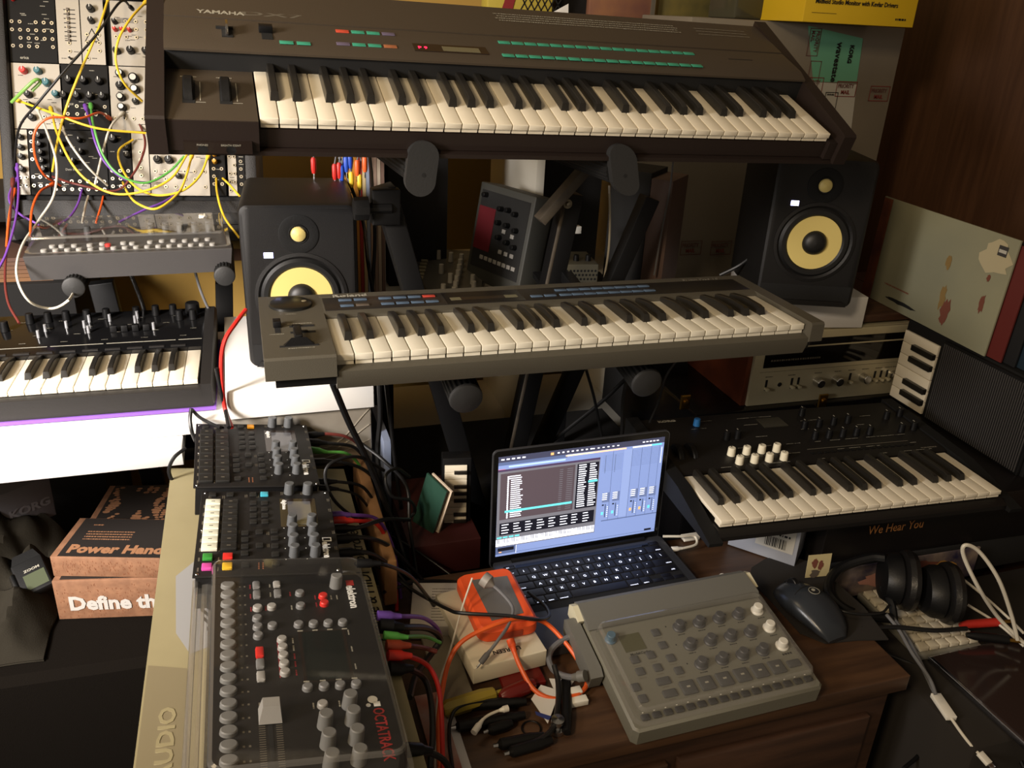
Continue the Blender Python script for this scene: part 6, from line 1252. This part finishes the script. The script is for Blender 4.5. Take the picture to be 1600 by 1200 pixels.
# patch cables on the modular case
Y0 = 1.80
PC = [
 ('yellow patch cable falling from the top edge across the second module row', c_yellow, [(170, -5, 1.92), (152, 50, 1.86), (122, 120, 1.82), (103, 170, 1.81), (90, 220, 1.82), (82, 268, 1.84)]),
 ('yellow patch cable arcing down beside the end of the top synthesizer', c_yellow, [(228, 3, 1.92), (205, 28, 1.86), (186, 60, 1.83), (181, 95, 1.82), (194, 130, 1.83), (222, 158, 1.86)]),
 ('yellow patch cable from the green-sleeved plug across to the right', c_yellow, [(28, 157, 1.88), (80, 176, 1.80), (150, 200, 1.78), (228, 208, 1.80)]),
 ('black patch cable crossing diagonally over the two upper module rows', c_black, [(205, 12, 1.94), (188, 3, 1.88), (150, 55, 1.83), (100, 112, 1.80), (60, 160, 1.80), (30, 200, 1.82), (22, 260, 1.84)]),
 ('orange patch cable curling round the lower left modules', c_orange, [(170, 184, 1.90), (155, 176, 1.85), (125, 185, 1.80), (78, 184, 1.78), (55, 205, 1.78), (54, 240, 1.78), (68, 272, 1.80), (95, 290, 1.84)]),
 ('yellow patch cable sweeping down to the bottom row from the left', c_yellow, [(80, 172, 1.90), (90, 210, 1.82), (112, 255, 1.78), (140, 285, 1.76), (180, 303, 1.74), (228, 298, 1.74), (268, 278, 1.76), (292, 242, 1.80)]),
 ('yellow patch cable in a deep loop below the bottom module row', c_yellow, [(300, 242, 1.82), (291, 275, 1.78), (278, 302, 1.74), (245, 326, 1.70), (215, 318, 1.72), (200, 302, 1.78), (192, 285, 1.84)]),
 ('yellow patch cable in a wide loop ending under the top synthesizer', c_yellow, [(326, 242, 1.82), (312, 275, 1.78), (285, 298, 1.75), (245, 305, 1.75), (212, 292, 1.78), (190, 262, 1.82), (186, 235, 1.86), (208, 218, 1.88)]),
 ('purple patch cable curving through the centre of the modules', c_purple, [(134, 168, 1.90), (142, 195, 1.84), (150, 225, 1.81), (165, 255, 1.80), (195, 280, 1.80), (235, 286, 1.82)]),
 ('green patch cable next to the purple one in the centre', c_green, [(142, 166, 1.90), (146, 195, 1.83), (160, 240, 1.80), (185, 272, 1.78), (225, 286, 1.78), (262, 270, 1.80), (288, 244, 1.82)]),
 ('long white patch cable hanging in a loop left of the dark grey synthesizer', c_white, [(58, 170, 1.90), (74, 208, 1.82), (88, 255, 1.80), (84, 305, 1.76), (60, 345, 1.72), (34, 385, 1.62), (26, 430, 1.54), (45, 470, 1.53), (80, 482, 1.56), (106, 470, 1.47), (118, 450, 1.66)]),
 ('white patch cable bowing through the middle of the bottom row', c_white, [(97, 200, 1.86), (112, 228, 1.80), (138, 262, 1.78), (168, 290, 1.80)]),
 ('purple patch cable hanging at the far left beside the case', c_purple, [(27, 278, 1.88), (14, 308, 1.82), (28, 332, 1.78), (62, 352, 1.76)]),
 ('second purple patch cable hanging off the far left edge', c_purple, [(27, 262, 1.88), (29, 300, 1.82), (24, 345, 1.74), (10, 395, 1.66), (-5, 425, 1.62)]),
 ('yellow patch cable dropping along the left monitor', c_yellow, [(338, 268, 1.86), (339, 300, 1.82), (350, 338, 1.76), (374, 372, 1.72)]),
 ('short yellow patch cable reaching right to the left monitor', c_yellow, [(345, 276, 1.86), (358, 288, 1.80), (374, 306, 1.74)]),
 ('orange patch cable dropping in front of the left end of the dark grey synthesizer', c_orange, [(82, 288, 1.86), (62, 300, 1.80), (50, 328, 1.74), (47, 370, 1.66)]),
 ('purple patch cable rising steeply from behind the clear lid', c_purple, [(130, 288, 1.88), (122, 318, 1.82), (108, 340, 1.78), (92, 350, 1.76)]),
 ('purple patch cable running in a low diagonal behind the clear lid', c_purple, [(290, 288, 1.86), (262, 312, 1.82), (225, 328, 1.80), (186, 347, 1.77)]),
 ('orange patch cable rising behind the middle of the clear lid', c_orange, [(163, 300, 1.88), (158, 322, 1.84), (150, 348, 1.78)]),
 ('white patch cable rising behind the clear lid left of the orange one', c_white, [(142, 292, 1.88), (134, 320, 1.84), (128, 348, 1.78)]),
 ('maroon patch cable in the right part of the bottom row', c_brown, [(214, 185, 1.92), (226, 215, 1.86), (224, 240, 1.83), (208, 272, 1.80), (180, 298, 1.80), (120, 288, 1.80), (82, 276, 1.84)]),
 ('maroon patch cable hanging down past the left end cap', c_brown, [(20, 285, 1.84), (16, 340, 1.76), (8, 420, 1.66), (12, 470, 1.6), (30, 505, 1.55)]),
 ('orange patch cable at the far left rising from the stand', c_orange, [(22, 300, 1.84), (14, 340, 1.76), (10, 385, 1.7)]),
 ('white patch cable crossing behind the maroon one', c_white, [(190, 178, 1.90), (172, 200, 1.84), (160, 240, 1.82), (148, 290, 1.82)])]
for lb, cc, pts in PC: cable('patch_cable', lb, cc, .0022, [(a, b, y, 'y') for a, b, y in pts], cat='patch cable', ends=[(0, .018, .0042, cc, .0017)])
g = G(); c = WY(22, 160, 1.86); g.tube(smooth([WY(18, 160, 1.86), WY(36, 142, 1.85), WY(55, 125, 1.85), WY(63, 128, 1.86), (WY(50, 142, 1.86))]), .003, K('clear_green_sleeve', (120, 170, 80), .3), 8); solo('plug_sleeve', g, 'translucent green plug sleeve at the left of the second module row', 'plug sleeve')

# ------------------------------------------------------------------ cables at the lower right
L = [
 ('white cable in a tall loop above the tablet', c_white, .0030, [(1590, 1000, .70), (1580, 960, .74), (1560, 905, .80), (1530, 862, .84), (1508, 852, .85), (1506, 870, .83), (1530, 920, .78), (1560, 965, .72), (1600, 1005, .69)]),
 ('white lead lying diagonally behind the headphones', c_white, .0022, [(1484, 890, .74), (1530, 925, .71), (1575, 965, .69), (1600, 990, .68)]),
 ('short white lead near the red plug', c_white, .0022, [(1512, 945, .70), (1560, 975, .69), (1600, 1010, .68)]),
 ('thin grey cable running from the keyboard to the white connector', c_grey, .0028, [(1385, 960, .72), (1405, 985, .71), (1425, 1020, .70), (1452, 1060, .69), (1462, 1085, .68)]),
 ('black cable running from the mouse mat to the keyboard', c_black, .0020, [(1290, 945, .735), (1330, 958, .735), (1375, 958, .73), (1390, 945, .73)]),
 ('black cable across the gap right of the desk', c_black, .0035, [(1345, 982, .72), (1400, 980, .715), (1460, 985, .71), (1510, 982, .70)]),
 ('black cable falling along the tablet rim', c_black, .0032, [(1370, 1015, .66), (1440, 1045, .65), (1520, 1090, .64), (1570, 1140, .62), (1600, 1200, .60)]),
 ('dim white cable sagging below the desk corner', c_white, .0030, [(1425, 1095, .55), (1450, 1125, .54), (1480, 1133, .54), (1508, 1110, .55)]),
 ('black cable in the dark below the desk corner', c_black, .0034, [(1410, 1060, .58), (1430, 1110, .50), (1440, 1160, .46), (1450, 1200, .44)]),
 ('grey cable at the very bottom right of the desk', c_grey, .0034, [(1395, 1145, .45), (1420, 1180, .43), (1440, 1210, .42)]),
 ('black cable sweeping low across the bottom right corner', c_black, .0030, [(1400, 1085, .56), (1460, 1110, .52), (1540, 1150, .48), (1600, 1175, .47)])]
for lb, cc, r, pts in L: cable('cable', lb, cc, r, [(a, b, z, 'z') for a, b, z in pts])
t = thing('connector_lead', 'white connector block with short lead hanging over the edge near the tablet', 'cable', WZ(1474, 1104, .66)); o_ = t.location.copy()
d = (WZ(1488, 1124, .66) - WZ(1462, 1086, .66)); M = d.to_track_quat('Y', 'Z').to_matrix().to_4x4(); g = G(); g.box(-.008, -d.length / 2, -.004, .008, d.length / 2, .004, m_white_p, .002, M); part('connector_block', g, t)
P_ = smooth([WZ(1486, 1122, .66), WZ(1502, 1145, .655), WZ(1520, 1168, .65), WZ(1532, 1180, .645)]); g = G(); g.tube([p - o_ for p in P_], .0022, c_white, 8); part('lead', g, t)
d = (WZ(1546, 1194, .64) - WZ(1530, 1176, .645)); M = Matrix.Translation(WZ(1538, 1185, .643) - o_) @ d.to_track_quat('Y', 'Z').to_matrix().to_4x4(); g = G(); g.box(-.0055, -d.length / 2, -.003, .0055, d.length / 2, .003, m_white_p, .0015, M); g.box(-.0045, d.length / 2, -.0015, .0045, d.length / 2 + .006, .0015, m_chrome, .0004, M); part('plug', g, t)
cable('dark_lead', 'thick grey-black lead from the keyboard into the white connector block', c_grey, .0034, [(1395, 965, .70), (1420, 1000, .69), (1440, 1040, .68), (1462, 1086, .66)])
for (a, b, m, lb) in (((1500, 976), (1560, 972), K('red_moulded', (190, 44, 34), .45), 'red audio plug lying above the tablet'), ((1510, 992), (1575, 1000), m_black, 'black audio plug with gold tip below the red one')):
    A, B = WZ(a[0], a[1], .690), WZ(b[0], b[1], .690); d = B - A; L_ = d.length; t = thing('audio_plug', lb, 'plug', A); M = d.to_track_quat('Z', 'Y').to_matrix().to_4x4()
    g = G(); g.lathe([(.004, 0), (.0065, L_ * .2), (.007, L_ * .5), (.007, L_)], m, M, 14); part('plug_body', g, t); g = G(); g.lathe([(.0032, L_), (.0032, L_ + .022), (.002, L_ + .026)], m_brass, M, 10); part('plug_tip', g, t)
# stool / rug under the right side
g = G(); g.box(.87, .25, 0, 1.6, .585, .36, K('olive_tan_fabric', (70, 62, 42), .9, var=.4, vscale=4), .02); solo('floor_cushion', g, 'olive-tan cushion on the floor at the bottom right', 'cushion')
rd = random.Random(12)
for k, (a, b, w_, lb) in enumerate(((1400, 1165, .05, 'dark power plug in the shadow beside the desk leg'), (1455, 1150, .045, 'dull grey plug body lying on the olive cushion'), (1420, 1075, .035, 'dark adaptor hanging at the desk corner'), (1530, 1120, .05, 'black power brick half under the tablet'))):
    c = WZ(a, b, .40 if k != 2 else .56); t = thing('power_plug', lb, 'plug', c, rd.uniform(-1, 1)); g = G(); g.box(-w_ / 2, -.018, -.004, w_ / 2, .018, .024, m_black if k != 1 else K('dull_grey_plug', (104, 98, 84), .6), .004); part('plug_body', g, t); g = G(); g.lathe([(.005, 0), (.004, .02), (.003, .03)], m_black, Matrix.Translation((w_ / 2, 0, .01)) @ Matrix.Rotation(pi / 2, 4, 'Y'), 10); part('strain_relief', g, t)
for k in range(9):
    a = rd.uniform(1390, 1470); b = rd.uniform(1090, 1180); pts = [(a + i * rd.uniform(12, 30), b + 26 * sin(i * 1.3 + k) + i * rd.uniform(-4, 14), .40 + .02 * k) for i in range(6)]
    cable('cable', 'black cable, %s of the tangle on the olive cushion' % ['lowest', 'second lowest', 'third', 'fourth', 'middle', 'sixth', 'seventh', 'second highest', 'highest'][k], c_black if k % 3 else c_grey, .0032, pts, group='tangled cables beside the desk')
# things low between gold box and laptop
bt('storage_case', 'dark red case low behind the laptop at left', 'case', (640, 900), (750, 888), (640, 856), 1.14, .22, K('dark_red_case', (56, 14, 13), .6))
nk = thing('mini_keyboard', 'small keyboard stood on end in the dark left of the laptop', 'keyboard', WY(690, 838, 1.20) + Vector((0, 0, 0)), radians(-10), radians(-4)); g = G(); g.box(0, 0, 0, .05, .03, .15, m_black, .002); part('case', g, nk)
w2 = G(); w2.box(.004, -.003, 0, .042, 0, .0125, m_white_key, .0005); w2 = w2.mesh('white_key'); b2 = G(); b2.box(.02, -.007, 0, .042, -.003, .006, m_black_key, .0004); b2 = b2.mesh('black_key')
for k in range(9): link('white_key', w2, nk, (0, 0, .018 + k * .0134))
for k in range(8):
    if k % 7 not in (2, 6): link('black_key', b2, nk, (0, 0, .0285 + k * .0134))
for k, (c, lb) in enumerate((((30, 60, 48), 'dark green sleeve leaning left of the small upright keyboard'), ((170, 176, 180), 'pale sleeve edge just right of the dark green one'))):
    t = thing('paper_sleeve', lb, 'sleeve', WY(642 + k * 8, 822, 1.22), radians(-60), radians(0), radians(18)); g = G(); g.box(0, 0, 0, .05, .003, .13, K('sleeve_dark_green' if k == 0 else 'sleeve_pale', c, .5)); part('sleeve', g, t)
g = G(); a = WY(600, 690, 1.30); g.box(a.x, 1.30, a.z - .25, a.x + .012, 1.45, a.z, K('pale_blue_card', (120, 130, 152), .5)); solo('card_sleeve', g, 'pale blue card edge right of the silver carton', 'card')
g = G(); g.box(.19, 1.43, 0, .83, 1.72, .66, m_dk, .01); g2 = solo('dark_filler_block', g, 'added low near-black block standing in for the dark behind the laptop', 'case')  # block added to fill the dark area behind the laptop
# shelf of records at far left
g = G(); g.box(-.85, 1.98, 0, -.36, 2.36, .96, m_dk, .003); solo('cabinet', g, 'dark cabinet against the mustard wall behind the purple-bottomed keyboard', 'cabinet')
for k in range(6):
    g = G(); g.box(-.84 + k * .004, 2.0, .9605 + k * .009, -.40 - (k % 3) * .01, 2.30, .9685 + k * .009, K('kraft_edge_%s' % 'abcdef'[k], (120 - k * 6, 84 - k * 4, 52), .7)); solo('record_sleeve', g, 'flat brown record sleeve, %s from the bottom of the lying stack' % ['first', 'second', 'third', 'fourth', 'fifth', 'sixth'][k], 'record sleeve', group='brown record sleeves lying at the far left')
g = G(); g.box(-.86, 2.05, 1.08, -.28, 2.40, 1.11, m_dk, .003); solo('wall_shelf', g, 'black wall shelf above the lying brown record sleeves', 'shelf')
wa = thing('power_adaptor', 'small white power adaptor plug hanging behind the grey keyboard', 'adaptor', WY(898, 358, 1.44)); g = G(); g.box(-.012, -.006, -.008, .012, .01, .006, m_white_p, .002); part('body', g, wa); g = G(); g.tube(smooth([(0, 0, .006), (.002, 0, .02), (-.006, .01, .08)]), .0018, c_white, 6); part('lead', g, wa)

g = G(); g.box(-.118, .60, 0, .122, 1.25, .7335, m_dk, .004); solo('trunk', g, 'black trunk under the long gold card box', 'trunk')
